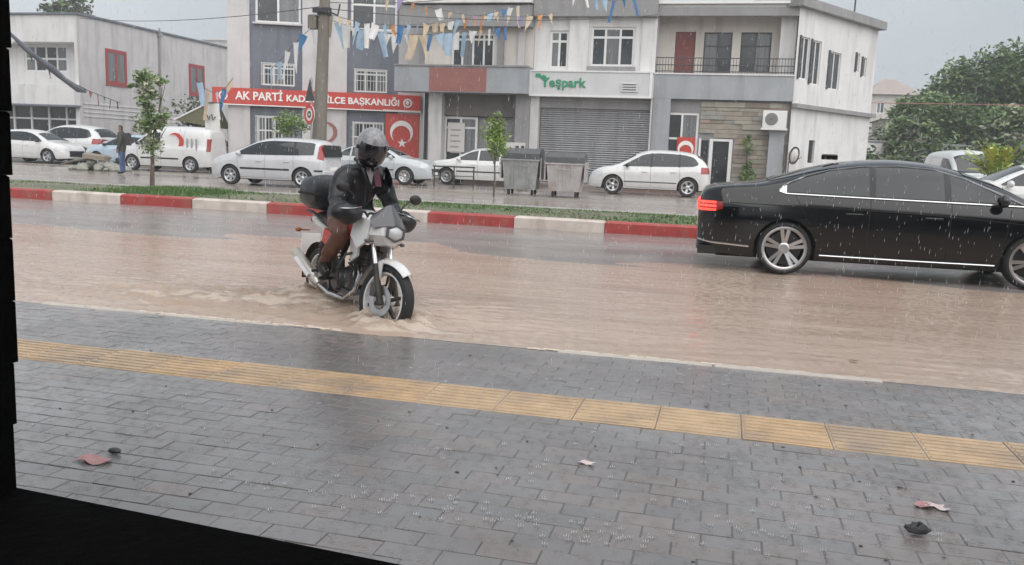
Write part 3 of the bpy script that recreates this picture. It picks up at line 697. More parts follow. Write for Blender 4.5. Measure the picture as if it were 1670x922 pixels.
# roof slab, back and party walls
P = [(0, 0), (D.w, 0), (D.w+SL*math.cos(SA), SL*math.sin(SA)), (0, SL*math.sin(SA))]
mb = MB(); mb.add([(*p, zr+.0) for p in P]+[(*p, zr+.12) for p in P], [(0, 1, 2, 3), (4, 5, 6, 7)]+[(i, (i+1) % 4, 4+(i+1) % 4, 4+i) for i in range(4)])
mb.build('roof', MAT['roof_metal'], D.root)
mb = MB(); mb.add([(0, .01, 0), (P[3][0], P[3][1], 0), (P[3][0], P[3][1], zr), (0, .01, zr)], [(0, 1, 2, 3)]); mb.add([(P[2][0], P[2][1], 0), (P[3][0], P[3][1], 0), (P[3][0], P[3][1], zr), (P[2][0], P[2][1], zr)], [(0, 1, 2, 3)])
mb.build('back_wall', MAT['wall_light'], D.root)
MB().box(-.04, D.w+.1, -.12, .4, zr+.124, zr1+.0).build('roof_edge', MAT['white_pvc'], D.root)
c0 = S.pt(1296, 20); m_ = MB(); m_.box(.3, 2.2, .45, 2.2, zr+.13, zr+.95); m_.box(.1, 2.4, .25, 2.4, zr+.952, zr+1.07); sbuild(m_, 'roof_hut', 'wall_grey', D.root)
m_ = MB(); m_.tube([(.15, .3, zr+1.1), (1.25, .35, zr+1.3), (2.35, .4, zr+1.1)], .05, 5); sbuild(m_, 'roof_ridge', 'dull_red', D.root)
u_, z_ = S.pt(1393, 64); m_ = MB(); m_.tube([(u_, .1, zr+.5), (u_+.05, .1, zr+4.2)], .035, 6)
for k in range(5): m_.tube([(u_-.25, .1, zr+3.2+k*.2), (u_+.3, .1, zr+3.2+k*.2)], .012, 4)
sbuild(m_, 'antenna', 'iron', D.root)
# ground floor
gw = D.r(1084, 184, 1138, 262, .25); gd = D.r(1161, 231, 1187, 292, .25); gd = (gd[0], gd[1], .13, gd[3]); gs = D.r(1142, 229, 1154, 280, .25)
gs = (gs[0], gs[1], gd[2]+.1, gs[3])
mb = MB(); wall(mb, .5, D.w, 0, zf0-.003, [gw, gd, gs], y=.25, dep=.15); mb.build('ground_wall', MAT['wall_grey'], D.root)
MB().box(0, .7, -.02, .6, 0, zf0-.004).build('column', MAT['wall_bluegrey'], D.root)
gwin = window(D.root, gw, 2, (.46,), y=.27, fw=.09)
q = D.r(1103, 224, 1133, 263, .2); fo = flag(D.root, q, .225, 'flag_banner', label='red flag with a white crescent behind the ground floor window')
m_ = MB(); crescent(m_, (q[0]+q[1])/2, q[2]+.52*(q[3]-q[2]), .32, .205, ang=-R_(90), k=.78, off=.3); m_.build('crescent', MAT['lettering_white'], fo)
m_ = MB(); a, b, c, d = gd
for qq in ((a-.14, a-.003, c, d+.1), (b+.003, b+.14, c, d+.1), (a, b, d+.003, d+.1), (gs[0]-.09, gs[0]-.003, gs[2], d+.1)): m_.box(qq[0], qq[1], .2, .33, qq[2], qq[3])
m_.build('door_frame', MAT['white_pvc'], D.root)
do = MB().box(a, b, .3, .34, c, d).build('door', MAT['glass_dark'], D.root); do['label'] = 'dark glazed street door'; MB().tube([(a+.1, .27, c+.9), (a+.1, .27, c+1.2)], .015, 6).build('handle', MAT['chrome'], do)
MB().box(gs[0], gs[1], .3, .33, gs[2], gs[3]).build('sidelight', MAT['glass_dark'], D.root)
# stacked stone cladding, course by course
a0, b0 = D.pt(1140, 220, .25)[0], D.pt(1283, 220, .25)[0]; zz = .13; rk = random.Random(9); kst = 0
while zz < zf0-.25:
    hh = rk.uniform(.14, .24); uu = a0
    while uu < b0-.05:
        ll = rk.uniform(.4, 1.1); e = min(uu+ll, b0); hit = False
        for hq in (gd, gs):
            if uu < hq[1]+.15 and e > hq[0]-.15 and zz < hq[3]+.12: hit = True
        if not hit and kst < 290:
            dpt = rk.uniform(.03, .1)
            MB().cbox(uu+.006, e-.006, -dpt, .0, zz+.006, zz+hh-.006, .012, None).build('stone', MAT['stone%d' % rk.choice([0, 0, 1, 1, 2, 3, 4])], D.root).location.y = .248; kst += 1
        uu = e if not hit else uu+.2
    zz += hh
q = D.r(1252, 212, 1277, 290); MB().box(q[0], q[1], -.12, .1, .13, q[3]).build('meter_cabinet', MAT['wall_bluegrey'], D.root)
# air conditioner hangs on the wall
q = D.r(1244, 181, 1283, 209, -.35); ac = thing('air_conditioner', 'boxed white air conditioner unit mounted high on the stone cladding', 'air conditioner', (D.p0.x+q[0], YS-.45, q[2]))
wq, hq = q[1]-q[0], q[3]-q[2]
MB().cbox(0, wq, 0, .35, 0, hq, .02).build('casing', MAT['white_pvc'], ac)
m_ = MB(); rot = Matrix.Translation((wq*.36, -.004, hq*.5)) @ Matrix.Rotation(R_(90), 4, 'X')
for rr in (.08, .15, .22, .28): m_.lathe([(rr*hq*1.3, 0), (rr*hq*1.3+.012, 0), (rr*hq*1.3+.012, .012), (rr*hq*1.3, .012)], 16, rot)
m_.build('fan_grille', MAT['white_pvc'], ac); MB().lathe([(0, .004), (hq*.38, .004), (hq*.38, 0)], 20, Matrix.Translation((wq*.36, .0, hq*.5)) @ Matrix.Rotation(R_(90), 4, 'X')).build('fan', MAT['iron'], ac)
MB().box(-.05, wq+.05, 0, .7, -.08, -.004).build('bracket', MAT['white_pvc'], ac)
# ---- long white building on the left ------------------------------------
def subfac(p, ang):
    S_ = Fac.__new__(Fac); S_.p0 = Vector((p.x, p.y, 0)); S_.a = ang; S_.u = Vector((math.cos(ang), math.sin(ang), 0)); S_.nrm = Vector((math.sin(ang), -math.cos(ang), 0)); S_.root = None; return S_
c0 = at(130, 170, 50.0); YL = c0.y
a0_ = on(-130, 170, (0, YL, 0), Vector((0, -1, 0)))
Lf = Fac('corner_building', 'long white two storey building with red framed windows on its side wall', 'building', (a0_.x, YL), 0)
Lf.w = c0.x-a0_.x; HL = Lf.pt(100, 24)[1]
wl = Lf.r(40, 74, 110, 118, 1.2); lg = Lf.r(-60, 68, 122, 136); shp = Lf.r(-20, 173, 124, 213); zc0, zc1 = Lf.pt(80, 171)[1], Lf.pt(80, 139)[1]
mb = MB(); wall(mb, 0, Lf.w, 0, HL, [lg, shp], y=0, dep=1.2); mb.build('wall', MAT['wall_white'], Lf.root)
mb = MB(); wall(mb, lg[0], lg[1], lg[2], lg[3], [wl], y=1.2); mb.build('loggia_wall', MAT['wall_white'], Lf.root)
window(Lf.root, wl, 4, (.5,), y=1.25, fw=.12); 
o = MB().box(shp[0], shp[1], .8, .9, shp[2], shp[3]).build('shop_front', MAT['glass_dark'], Lf.root)
m_ = MB()
for k in range(6): u = shp[0]+(shp[1]-shp[0])*k/5; m_.box(u-.06, u+.06, .7, .795, shp[2], shp[3])
m_.box(shp[0], shp[1], .69, .79, shp[3]-.75, shp[3]-.65); m_.build('frame', MAT['white_pvc'], o)
MB().box(-.1, Lf.w+.08, -.5, -.003, zc0, zc1).build('canopy', MAT['wall_white'], Lf.root)
MB().box(-.1, Lf.w+.1, -.55, -.0, zc0-.1, zc0-.003).build('trim', MAT['wall_slate'], Lf.root)
sL = subfac(c0, R_(90)); mL = Matrix.Translation((Lf.w, 0, 0)) @ Matrix.Rotation(R_(90), 4, 'Z')
uE = 36; rws = [sL.r(172, 82, 206, 139), sL.r(308, 106, 333, 156)]
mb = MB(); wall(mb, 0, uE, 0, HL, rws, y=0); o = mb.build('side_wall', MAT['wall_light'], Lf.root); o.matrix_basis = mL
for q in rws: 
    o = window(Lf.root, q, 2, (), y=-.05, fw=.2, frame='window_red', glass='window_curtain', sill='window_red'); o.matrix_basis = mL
m_ = MB(); u, z = sL.pt(258, 57); m_.tube([(u, -.1, .2), (u, -.1, HL+.3)], .07, 6); m_.box(u-.12, u+.12, -.25, -.02, HL-.25, HL); o = m_.build('downpipe', MAT['wall_grey'], Lf.root); o.matrix_basis = mL
m_ = MB(); m_.box(-.1, uE, -.12, .4, HL+.003, HL+.12); m_.box(-Lf.w, -.1, -.0, .0, 0, 0) if False else None; o = m_.build('roof_edge', MAT['wall_slate'], Lf.root); o.matrix_basis = mL
MB().box(-.05, Lf.w-.0, -.14, .3, HL+.004, HL+.1).build('roof_edge', MAT['wall_slate'], Lf.root)
m_ = MB()
for k in range(4): zz = Lf.pt(128, 168+k*7)[1]; m_.box(.3, 10, -.04, -.003, zz-.03, zz+.03)
o = m_.build('cladding_strip', MAT['wall_white'], Lf.root); o.matrix_basis = mL
mb = MB(); mb.add([(0, 0, HL+.002), (Lf.w, 0, HL+.002), (Lf.w, uE, HL+.002), (0, uE, HL+.002), (0, uE, 0), (Lf.w, uE, 0)], [(0, 1, 2, 3), (3, 2, 5, 4)]); mb.build('roof', MAT['roof_metal'], Lf.root)
# annex between the two, low pitched roof
pA = at(336, 200, 78); pB = at(400, 200, 78)
X_ = Fac('rear_building', 'plain pale building with a shallow roof seen between its two neighbours', 'building', (pA.x, pA.y), R_(13.7-4)); wX = X_.pt(440, 150)[0]; hX = X_.pt(345, 66)[1]
MB().box(0, wX, 0, 8, 0, hX).build('wall', MAT['wall_light'], X_.root); MB().prism([(-.3, hX), (wX+.3, hX), (wX+.3, hX+.5), (wX*.1, hX+.12)], -.3, 8.3).build('roof', MAT['roof_metal'], X_.root)
window(X_.root, X_.r(354, 80, 368, 98), 2, (), y=-.04, fw=.1)

# ---- far houses on the right --------------------------------------------
def far_house(name, label, px, py, depth, wid, hgt, rh, wallm, roofm, rz=0, group=None):
    p = at(px, py, depth); h = thing(name, label, 'house', (p.x, p.y, 0), rz)
    m_ = MB(); wall(m_, 0, wid, 0, hgt, [(wid*.15, wid*.32, hgt-1.9, hgt-.7), (wid*.55, wid*.75, hgt-1.9, hgt-.7)], y=0)
    m_.add([(0, .0, 0), (0, 8, 0), (wid, 8, 0), (wid, .0, 0), (0, .0, hgt), (0, 8, hgt), (wid, 8, hgt), (wid, 0, hgt)], [(0, 1, 5, 4), (1, 2, 6, 5), (2, 3, 7, 6)])
    m_.build('wall', MAT[wallm], h)
    m_ = MB(); e = .5; m_.add([(-e, -e, hgt), (wid+e, -e, hgt), (wid+e, 8+e, hgt), (-e, 8+e, hgt), (wid*.38, 4, hgt+rh), (wid*.62, 4, hgt+rh)], [(0, 1, 5, 4), (1, 2, 5), (2, 3, 4, 5), (3, 0, 4), (3, 2, 1, 0)]); m_.build('roof', MAT[roofm], h)
    for a, b in ((wid*.15, wid*.32), (wid*.55, wid*.75)): window(h, (a, b, hgt-1.9, hgt-.7), 2, (), fw=.1)
    return h
mk('tile_roof', (.36, .30, .28), .7, var=.2, scale=3)
mk('wall_yellow', (.60, .58, .42), .7, var=.1)
far_house('house', 'far pale house with a hipped pinkish tiled roof', 1418, 170, 88, 4.6, 8.6, 1.9, 'wall_cream', 'tile_roof')
far_house('house', 'far yellowish low house half hidden by the big trees', 1446, 190, 78, 4.6, 5.6, .7, 'wall_yellow', 'wall_grey')
gp = at(1392, 230, 46); gw_ = thing('garden_wall', 'low white garden wall running off behind the corner house', 'wall', (gp.x, gp.y, 0), R_(35))
MB().cbox(0, 9, 0, .25, 0, 2.6, .04).build('wall', MAT['wall_white'], gw_); MB().cbox(-.05, 9.05, -.06, .31, 2.604, 2.7, .02).build('coping', MAT['wall_grey'], gw_)

# ================================================================== STREET FURNITURE
mk('pole_concrete', (.185, .165, .14), .75, var=.25, scale=3, stretch=(1, 1, .25), bump=.01, bscale=18, stain=(.10, .085, .07), samt=.7)
mk('galv', (.36, .37, .37), .5, metal=.35, var=.2, scale=5, stain=(.25, .22, .2), sstretch=(1, 1, .6), sscale=3, samt=.6)
mk('galv_pale', (.44, .42, .42), .5, metal=.2, var=.2, scale=5, stain=(.36, .24, .22), sstretch=(1, 1, .6), sscale=3, samt=.8)
mk('lid_dark', (.085, .09, .095), .5, var=.25, scale=5)
mk('sign_white', (.72, .70, .68), .4, var=.06)
mk('blue', (.045, .16, .36), .6, var=.2); mk('orange', (.62, .27, .10), .6, var=.2); mk('pale_blue', (.32, .45, .58), .6, var=.15); mk('flag_white', (.70, .69, .68), .6, var=.1); mk('mauve', (.30, .24, .42), .6, var=.15); mk('cream', (.58, .47, .34), .6, var=.15)
pp = at(518, 262, 29.0); PX = Vector((pp.x, pp.y, 0)); ptop = on(531, -30, PX, RM @ Vector((0, 0, 1)) if False else Vector((math.sin(R_(13.7)), -math.cos(R_(13.7)), 0)))
pole = thing('utility_pole', 'tall weathered concrete utility pole in front of the red party sign', 'pole', PX)
top = ptop-PX
m_ = MB(); m_.tube([(0, 0, 0), tuple(top*.5), tuple(top)], [.27, .22, .17], 10); m_.build('shaft', MAT['pole_concrete'], pole, smooth=40)
m_ = MB(); t9 = top*(on(530, 20, PX, Vector((math.sin(R_(13.7)), -math.cos(R_(13.7)), 0))).z/ptop.z)
m_.box(t9.x-.3, t9.x+.34, t9.y-.28, t9.y-.17, t9.z-.05, t9.z+.1); m_.tube([t9+Vector((.2, -.25, 0)), t9+Vector((.62, -.3, -.15)), t9+Vector((.7, -.3, .2))], .03, 6); m_.lathe([(.24, -.1), (.24, .1)], 10, Matrix.Translation(t9)); m_.build('bracket', MAT['dark_steel'], pole)
m_ = MB(); m_.cbox(t9.x-.5, t9.x-.22, t9.y-.2, t9.y+.1, t9.z-.55, t9.z-.1, .03); m_.build('junction_box', MAT['pole_concrete'], pole)
# round sign in front of the pole
sp = at(505, 262, 27.5); ts = thing('traffic_sign', 'round white traffic sign with red ring on a thin post beside the utility pole', 'sign', (sp.x, sp.y, 0), R_(-32))
nS = Vector((math.sin(R_(13.7)), -math.cos(R_(13.7)), 0)); zS = on(506, 187, Vector((sp.x, sp.y, 0)), nS).z
MB().tube([(0, .06, 0), (0, .06, zS+1.15)], .03, 8).build('post', MAT['galv'], ts)
rot = Matrix.Translation((0, 0, zS)) @ Matrix.Rotation(R_(90), 4, 'X')
MB().lathe([(0, .0), (.30, 0), (.30, .02), (0, .02)], 24, rot).build('plate', MAT['sign_white'], ts)
MB().lathe([(.20, .021), (.30, .021), (.30, .028), (.20, .028), (.20, .021)], 24, rot).build('ring', MAT['sign_red'], ts)
MB().lathe([(.05, .021), (.11, .021), (.11, .026), (.05, .026), (.05, .021)], 16, rot).build('symbol', MAT['iron'], ts)
m_ = MB(); m_.prism([(-.28, zS+.42), (.28, zS+.42), (0, zS+1.1)], -.01, .01); m_.build('plate', MAT['iron'], ts)['label'] = 'dark triangular plate above the round sign'

# containers
def container(label, x0, depth, bm, lm, wid=1.12, dep=.95, h=1.05, open_=False):
    p = at(x0, 320, depth); r = thing('waste_container', label, 'waste container', (p.x, p.y, 0), R_(3), 'waste containers on the far road')
    m_ = MB(); m_.add([(.09, .06, .18), (wid-.09, .06, .18), (wid-.09, dep-.06, .18), (.09, dep-.06, .18), (0, 0, h), (wid, 0, h), (wid, dep, h), (0, dep, h)], [(3, 2, 1, 0), (0, 1, 5, 4), (1, 2, 6, 5), (2, 3, 7, 6), (3, 0, 4, 7)])
    m_.build('body', MAT[bm], r)
    m_ = MB(); m_.box(-.04, wid+.04, -.04, dep+.04, h+.003, h+.05); m_.build('rim', MAT[bm], r)
    for k in (.25, .5, .75):
        m_ = MB(); xx = .09+(wid-.18)*k; m_.add([(xx-.03, .058, .2), (xx+.03, .058, .2), (xx+.035, -.002, h-.01), (xx-.035, -.002, h-.01), (xx-.03, .03, .2), (xx+.03, .03, .2), (xx+.035, -.03, h-.01), (xx-.035, -.03, h-.01)], [(4, 5, 6, 7), (0, 4, 7, 3), (1, 2, 6, 5)]); m_.build('rib', MAT[bm], r)
    m_ = MB()
    prof = [(0, h+.053), (0, h+.22), (.1, h+.33), (.35, h+.38), (.65, h+.38), (dep-.05, h+.3), (dep, h+.053)]
    n = len(prof); vs = [(-.03, y, z) for y, z in prof]+[(wid+.03, y, z) for y, z in prof]; m_.add(vs, [tuple(range(n)), tuple(range(2*n-1, n-1, -1))]+[(i, i+1, n+i+1, n+i) for i in range(n-1)])
    m_.build('lid', MAT[lm], r)
    for sx in (-.075, wid+.035):
        MB().box(sx, sx+.04, .1, dep-.1, .5, h+.1).build('lifting_frame', MAT['galv_pale'], r)
        MB().tube([(sx+.02, dep*.5, h-.1), (sx+(-.1 if sx < 0 else .14), dep*.5, h-.1)], .03, 8).build('trunnion', MAT['galv'], r)
    for xx in (.2, wid-.2):
        for yy in (.18, dep-.18):
            MB().lathe([(0, -.03), (.08, -.03), (.09, 0), (.08, .03), (0, .03)], 12, Matrix.Translation((xx, yy, .09)) @ Matrix.Rotation(R_(90), 4, 'Y')).build('wheel', MAT['rubber'], r)
    MB().tube([(wid*.3, -.06, h-.14), (wid*.3, -.1, h-.14), (wid*.7, -.1, h-.14), (wid*.7, -.06, h-.14)], .014, 6).build('handle', MAT['galv'], r)
    return r
container('tall galvanised waste container with a dark domed lid beside the small bright tree', 817, 26.4, 'galv', 'lid_dark', wid=1.13)
container('paler pinkish waste container standing to the right of the taller one', 889, 26.0, 'galv_pale', 'lid_dark', wid=1.1, h=.98)
# guard rail by the white saloon
q0 = at(708, 300, 30); q1 = at(772, 300, 30); gr = thing('guard_rail', 'low black iron guard rail standing in front of the white saloon', 'railing', (q0.x, q0.y, 0), math.atan2(q1.y-q0.y, q1.x-q0.x)); lr = (q1-q0).length
for u in (0, lr*.5, lr): MB().tube([(u, 0, 0), (u, 0, .72)], .025, 6).build('post', MAT['iron'], gr)
MB().tube([(-.05, 0, .72), (lr+.05, 0, .72)], .028, 6).build('rail', MAT['iron'], gr); MB().tube([(0, 0, .4), (lr, 0, .4)], .014, 6).build('rail', MAT['iron'], gr)

# bunting: strings with hanging pennants, each pennant a piece of its string
rb = random.Random(12)
def pen_mesh(kind, k):
    m_ = MB(); r = random.Random(k)
    if kind == 'tri':
        hh = 1; m_.grid(lambda u, v: ((u-.5)*(1-v)*1.0+.04*math.sin(v*5+k), .12*math.sin(u*3+v*4+k)*v, -v*hh), 3, 5)
    else:
        m_.grid(lambda u, v: ((u-.5)*(1-.25*v)+.06*math.sin(v*4+k), .16*math.sin(u*5+v*2+k)*v, -v), 4, 5)
    return m_.mesh('pennant', MAT['flag_white'], fix=False, smooth=60)
pens = {}
def bunting(label, pts, n, mats, sz=(.25, .5), skip=0):
    P_ = [Vector(p) for p in pts]; o = thing('bunting', label, 'bunting', P_[0], 0, 'strings of bunting hung across the street')
    loc = [p-P_[0] for p in P_]; L = [0]
    for i in range(1, len(loc)): L.append(L[-1]+(loc[i]-loc[i-1]).length)
    def pos(t):
        s = t*L[-1]
        for i in range(1, len(L)):
            if s <= L[i]+1e-9: k = (s-L[i-1])/(L[i]-L[i-1]); return loc[i-1].lerp(loc[i], k)
        return loc[-1]
    MB().tube([pos(i/24) for i in range(25)], .010, 4).build('string', MAT['iron'], o)
    for i in range(n):
        if rb.random() < skip: continue
        mt = rb.choice(mats); kd = rb.choice(['tri', 'tri', 'rect']); k = rb.randrange(4); key = (mt, kd, k)
        if key not in pens:
            me = pen_mesh(kd, k); me.materials[0] = MAT[mt]; pens[key] = me
        q = obj('pennant', pens[key], o, pos((i+.5)/n), R_(13.7)+rb.uniform(-.9, .9)); wd = rb.uniform(*sz)*.55*rb.choice([.5, .8, 1, 1.1]); q.scale = (wd, wd, rb.uniform(*sz)*1.35*rb.choice([.5, .8, 1, 1.2])); q.rotation_euler[1] = rb.uniform(-.35, .35)
    return o
def pxs(l, d0, d1): return [at(x, y, d0+(d1-d0)*i/(len(l)-1)) for i, (x, y) in enumerate(l)]
allc = ['flag_white', 'flag_white', 'flag_white', 'pale_blue', 'pale_blue', 'blue', 'orange', 'cream', 'cream', 'cream']
bunting('bunting with blue and cream pennants from the utility pole to the middle window', pxs([(533, 22), (590, 38), (650, 42), (720, 38), (790, 24), (850, 8)], 28.6, 33), 24, allc, (.30, .62))
bunting('bunting of white pennants sagging lowest below the top windows', pxs([(530, 30), (580, 46), (630, 55), (690, 57), (760, 52), (830, 44)], 28.8, 34.5), 22, ['flag_white', 'flag_white', 'pale_blue', 'blue', 'cream'], (.34, .72))
bunting('bunting with orange and mauve pennants high above the balcony band', pxs([(600, -20), (680, 8), (760, 25), (840, 28), (905, 22)], 29, 33.5), 16, ['orange', 'mauve', 'cream', 'flag_white'], (.26, .5))
bunting('short bunting hanging in the top right above the white wall', pxs([(930, -20), (965, -4), (1000, 2), (1040, -6)], 30, 33), 7, ['flag_white', 'pale_blue', 'blue'], (.25, .5))
bunting('bunting falling steeply from the pole past the left upper window', pxs([(516, 40), (496, 56), (478, 74), (456, 100), (436, 118)], 28.6, 31.5), 6, ['flag_white', 'blue', 'flag_white', 'pale_blue', 'cream'], (.34, .74))
bunting('torn twisted bunting strung low across the long white side wall', pxs([(-8, 22), (20, 62), (62, 94), (105, 128), (148, 150), (196, 168)], 21, 26), 22, ['iron', 'blue', 'wall_slate', 'flag_white', 'dull_red', 'iron'], (.10, .22))
bunting('bunting with blue and white cloths hanging at the left end of the party sign', pxs([(318, 128), (335, 145), (350, 152), (366, 146), (380, 128)], 30, 32), 5, ['blue', 'flag_white', 'pale_blue', 'cream'], (.36, .7))
tw = bpy.data.objects['bunting.005']; P_ = [p-tw.location for p in pxs([(12, 50), (40, 78), (62, 96), (84, 112), (105, 130), (128, 146), (140, 150)], 21.6, 24.4)]
MB().tube(P_, [.03, .07, .06, .10, .07, .09, .03], 7).build('cloth_roll', MAT['wall_slate'], tw, smooth=60)
MB().tube([p+Vector((0, -.06, .03)) for p in P_[1:4]], [.03, .06, .02], 6).build('cloth_roll', MAT['blue'], tw, smooth=60); MB().tube([p+Vector((0, -.06, .02)) for p in P_[4:]], [.02, .06, .02], 6).build('cloth_roll', MAT['orange'], tw, smooth=60)
# hanging banner with dark brush marks at the left
hb = at(333, 168, 31); bn = thing('cloth_banner', 'pale cloth banner with dark brush marks hanging left of the party building', 'banner', hb, R_(13.7))
MB().grid(lambda u, v: (.56*u, .05*math.sin(u*5+v*2), -.95*v), 6, 8).build('cloth', MAT['flag_white'], bn, smooth=60)
m_ = MB(); m_.tube([(.12, -.1, -.42), (.2, -.1, -.6), (.24, -.1, -.45)], .022, 5); m_.tube([(.3, -.1, -.4), (.34, -.1, -.62), (.44, -.1, -.48)], .022, 5); m_.build('print', MAT['iron'], bn)
m_ = MB(); m_.tube([(-.1, 0, .01), (.66, 0, .01)], .02, 6); m_.build('rod', MAT['dark_steel'], bn)
# overhead cable
ca = thing('overhead_cable', 'thin dark overhead cable running from the pole to the right', 'cable', at(533, 8, 29))
o0 = ca.location.copy(); e0 = at(1700, 172, 44); m0 = at(1290, 166, 38)
MB().tube([(m0-o0).lerp(e0-o0, t) for t in [i/10 for i in range(11)]], .022, 4).build('cable', MAT['dull_red'], ca)
e1 = at(1100, -60, 34)
for k, (a_, b_) in enumerate((((531, 4), (900, -30)), ((531, 14), (1075, 24)), ((531, 10), (130, 30)))):
    p0_ = at(*a_, 29); p1_ = at(*b_, 34 if k < 2 else 48); cb = thing('overhead_cable', ['thin black cable rising from the pole top towards the upper right', 'thin black cable from the pole to the party wall of the balcony house', 'thin black cable from the pole to the roof edge of the long white building'][k], 'cable', p0_)
    MB().tube([(p1_-p0_)*t+Vector((0, 0, -1.2*t*(1-t))) for t in [i/12 for i in range(13)]], .016, 4).build('cable', MAT['iron'], cb)
# canopy
cp = at(285, 245, 38.5); cn = thing('market_canopy', 'small sloping olive canopy on thin posts behind the white hatchback', 'canopy', (cp.x, cp.y, 0), R_(13.7))
mk('olive_cloth', (.13, .125, .07), .7, var=.2)
zt = on(340, 168, cp, Vector((0, -1, 0))).z; zl = on(288, 196, cp, Vector((0, -1, 0))).z
m_ = MB(); m_.add([(0, 0, zl), (1.5, 0, zt), (2.0, 0, zl-.3), (0, 1.6, zl), (1.5, 1.6, zt), (2.0, 1.6, zl-.3)], [(0, 1, 4, 3), (1, 2, 5, 4), (0, 2, 1), (3, 4, 5)]); m_.build('cloth', MAT['olive_cloth'], cn)
for u in (0.05, 1.9):
    for v in (.05, 1.55): MB().tube([(u, v, 0), (u, v, zl-.3)], .03, 6).build('post', MAT['galv'], cn)
m_ = MB(); m_.tube([(0, -.02, zl), (1.5, -.02, zt)], .04, 6); m_.build('edge_trim', MAT['flag_white'], cn)
# rubble heap
hp = gz(160, 276); 
hz_ = at(160, 272, 33); heap = thing('rubble_heap', 'low heap of grey rubble with a brown cushion on top', 'rubble', (hz_.x, hz_.y, 0), R_(13.7))
m_ = MB(); rh_ = random.Random(4)
for _ in range(70):
    a = rh_.random()*6.28; r = rh_.random()**.6; s = .08+.14*rh_.random(); c = (math.cos(a)*r*1.1, math.sin(a)*r*.6, .35*(1-r)*rh_.random()+.05)
    m_.ell(c, (s*1.2, s, s*.7), 6, 4, Matrix.Rotation(rh_.random()*3, 3, 'Z'))
m_.build('rubble', MAT['stone4'], heap)
MB().cbox(-.5, .35, -.3, .2, .42, .62, .05, Matrix.Rotation(R_(6), 4, 'Y')).build('cushion', MAT['stone2'], heap)
m_ = MB(); m_.tube([(-1.5, 0, .15), (-.9, -.05, .35), (-.3, 0, .45), (.5, .05, .5)], [.03, .05, .05, .03], 6); m_.build('branch', MAT['pole_concrete'], heap)

# dish on the side wall
dp = on(1295, 254, S.p0-S.nrm*-.35, S.nrm); ds = thing('satellite_dish', 'black rimmed satellite dish standing against the white corner wall', 'satellite dish', dp, SA-R_(20)); ds.scale = (.62, 1, .9)
m_ = MB(); m_.lathe([(0, .1), (.2, .07), (.33, .0), (.34, -.02)], 20, Matrix.Rotation(R_(-80), 4, 'X') @ Matrix.Scale(-1, 4, (0, 0, 1))); m_.build('dish', MAT['poster_pale'], ds, smooth=40)
m_ = MB(); m_.lathe([(.34, -.03), (.39, -.03), (.39, .03), (.34, .03), (.34, -.03)], 20, Matrix.Rotation(R_(-80), 4, 'X')); m_.build('rim', MAT['iron'], ds)
m_ = MB(); m_.tube([(0, .05, -.1), (0, .28, -.3), (0, .28, -dp.z)], .03, 6); m_.tube([(0, 0, -.3), (0, -.42, -.05)], .014, 5); m_.build('mast', MAT['iron'], ds)

# ---- doorway in the foreground ------------------------------------------
mk('shade_black_stone', (.0016, .0015, .0016), .85, var=.4, scale=14, bump=.006, bscale=30, spec=.02)  # shade of the unbuilt interior is put into this near-black colour
dw = thing('window_ledge', 'low ledge wall coloured black for indoor shade, crossing the lower left corner', 'ledge', (-1.75, 1.79, 0), math.atan2(1.71-1.79, -.67+1.75))
MB().cbox(-3.5, 3.2, -.62, 0, -.01, .35, .008).build('wall', MAT['shade_black_stone'], dw)
jb = thing('door_jamb', 'rough stone door jamb coloured black for indoor shade, along the left edge', 'door jamb', (-1.75, 1.79, .352), math.atan2(1.71-1.79, -.67+1.75))
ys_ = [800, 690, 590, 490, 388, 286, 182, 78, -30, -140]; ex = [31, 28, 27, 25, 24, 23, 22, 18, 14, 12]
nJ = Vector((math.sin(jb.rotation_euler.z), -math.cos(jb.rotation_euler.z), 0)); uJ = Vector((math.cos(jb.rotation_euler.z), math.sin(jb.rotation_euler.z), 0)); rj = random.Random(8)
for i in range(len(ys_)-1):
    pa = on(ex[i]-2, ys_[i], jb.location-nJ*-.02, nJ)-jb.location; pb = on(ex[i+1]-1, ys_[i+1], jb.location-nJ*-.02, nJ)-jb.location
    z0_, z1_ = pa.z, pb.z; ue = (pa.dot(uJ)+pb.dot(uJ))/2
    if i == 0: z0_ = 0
    MB().cbox(-3.4, ue+rj.uniform(-.004, .004), -.30-rj.uniform(0, .02), -.02+rj.uniform(-.006, .006), z0_+.0005, z1_-.0005, .005).build('stone', MAT['shade_black_stone'], jb)
# unseen building, added so the black car and wet ground have something to reflect
nbd = thing('added_reflected_building', 'plain beige building out of view, added to be reflected in the black saloon', 'building', (2.6, -.6, 0), 0)
mk('near_wall', (.33, .30, .26), .7, var=.15, scale=1, stain=(.22, .2, .18), samt=.5)
hol = [(1+3*i, 2.6+3*i, zz, zz+1.4) for i in range(5) for zz in (3.9, 6.8)]+[(.6+3.4*i, 3.2+3.4*i, .3, 2.6) for i in range(4)]
m_ = MB(); wall(m_, 0, 15.6, 0, 9, hol, y=0); m_.v = [(15.6-x, -y, z) for x, y, z in m_.v]; m_.build('wall', MAT['near_wall'], nbd)
for a, b, c, d in hol: MB().box(15.6-b, 15.6-a, -.14, -.1, c, d).build('window', MAT['glass_dark'], nbd)
m_ = MB(); m_.add([(0, 0, 0), (0, -9, 0), (15.6, -9, 0), (15.6, 0, 0), (0, 0, 9), (0, -9, 9), (15.6, -9, 9), (15.6, 0, 9)], [(0, 1, 5, 4), (1, 2, 6, 5), (2, 3, 7, 6), (4, 5, 6, 7)]); m_.build('back_wall', MAT['near_wall'], nbd)
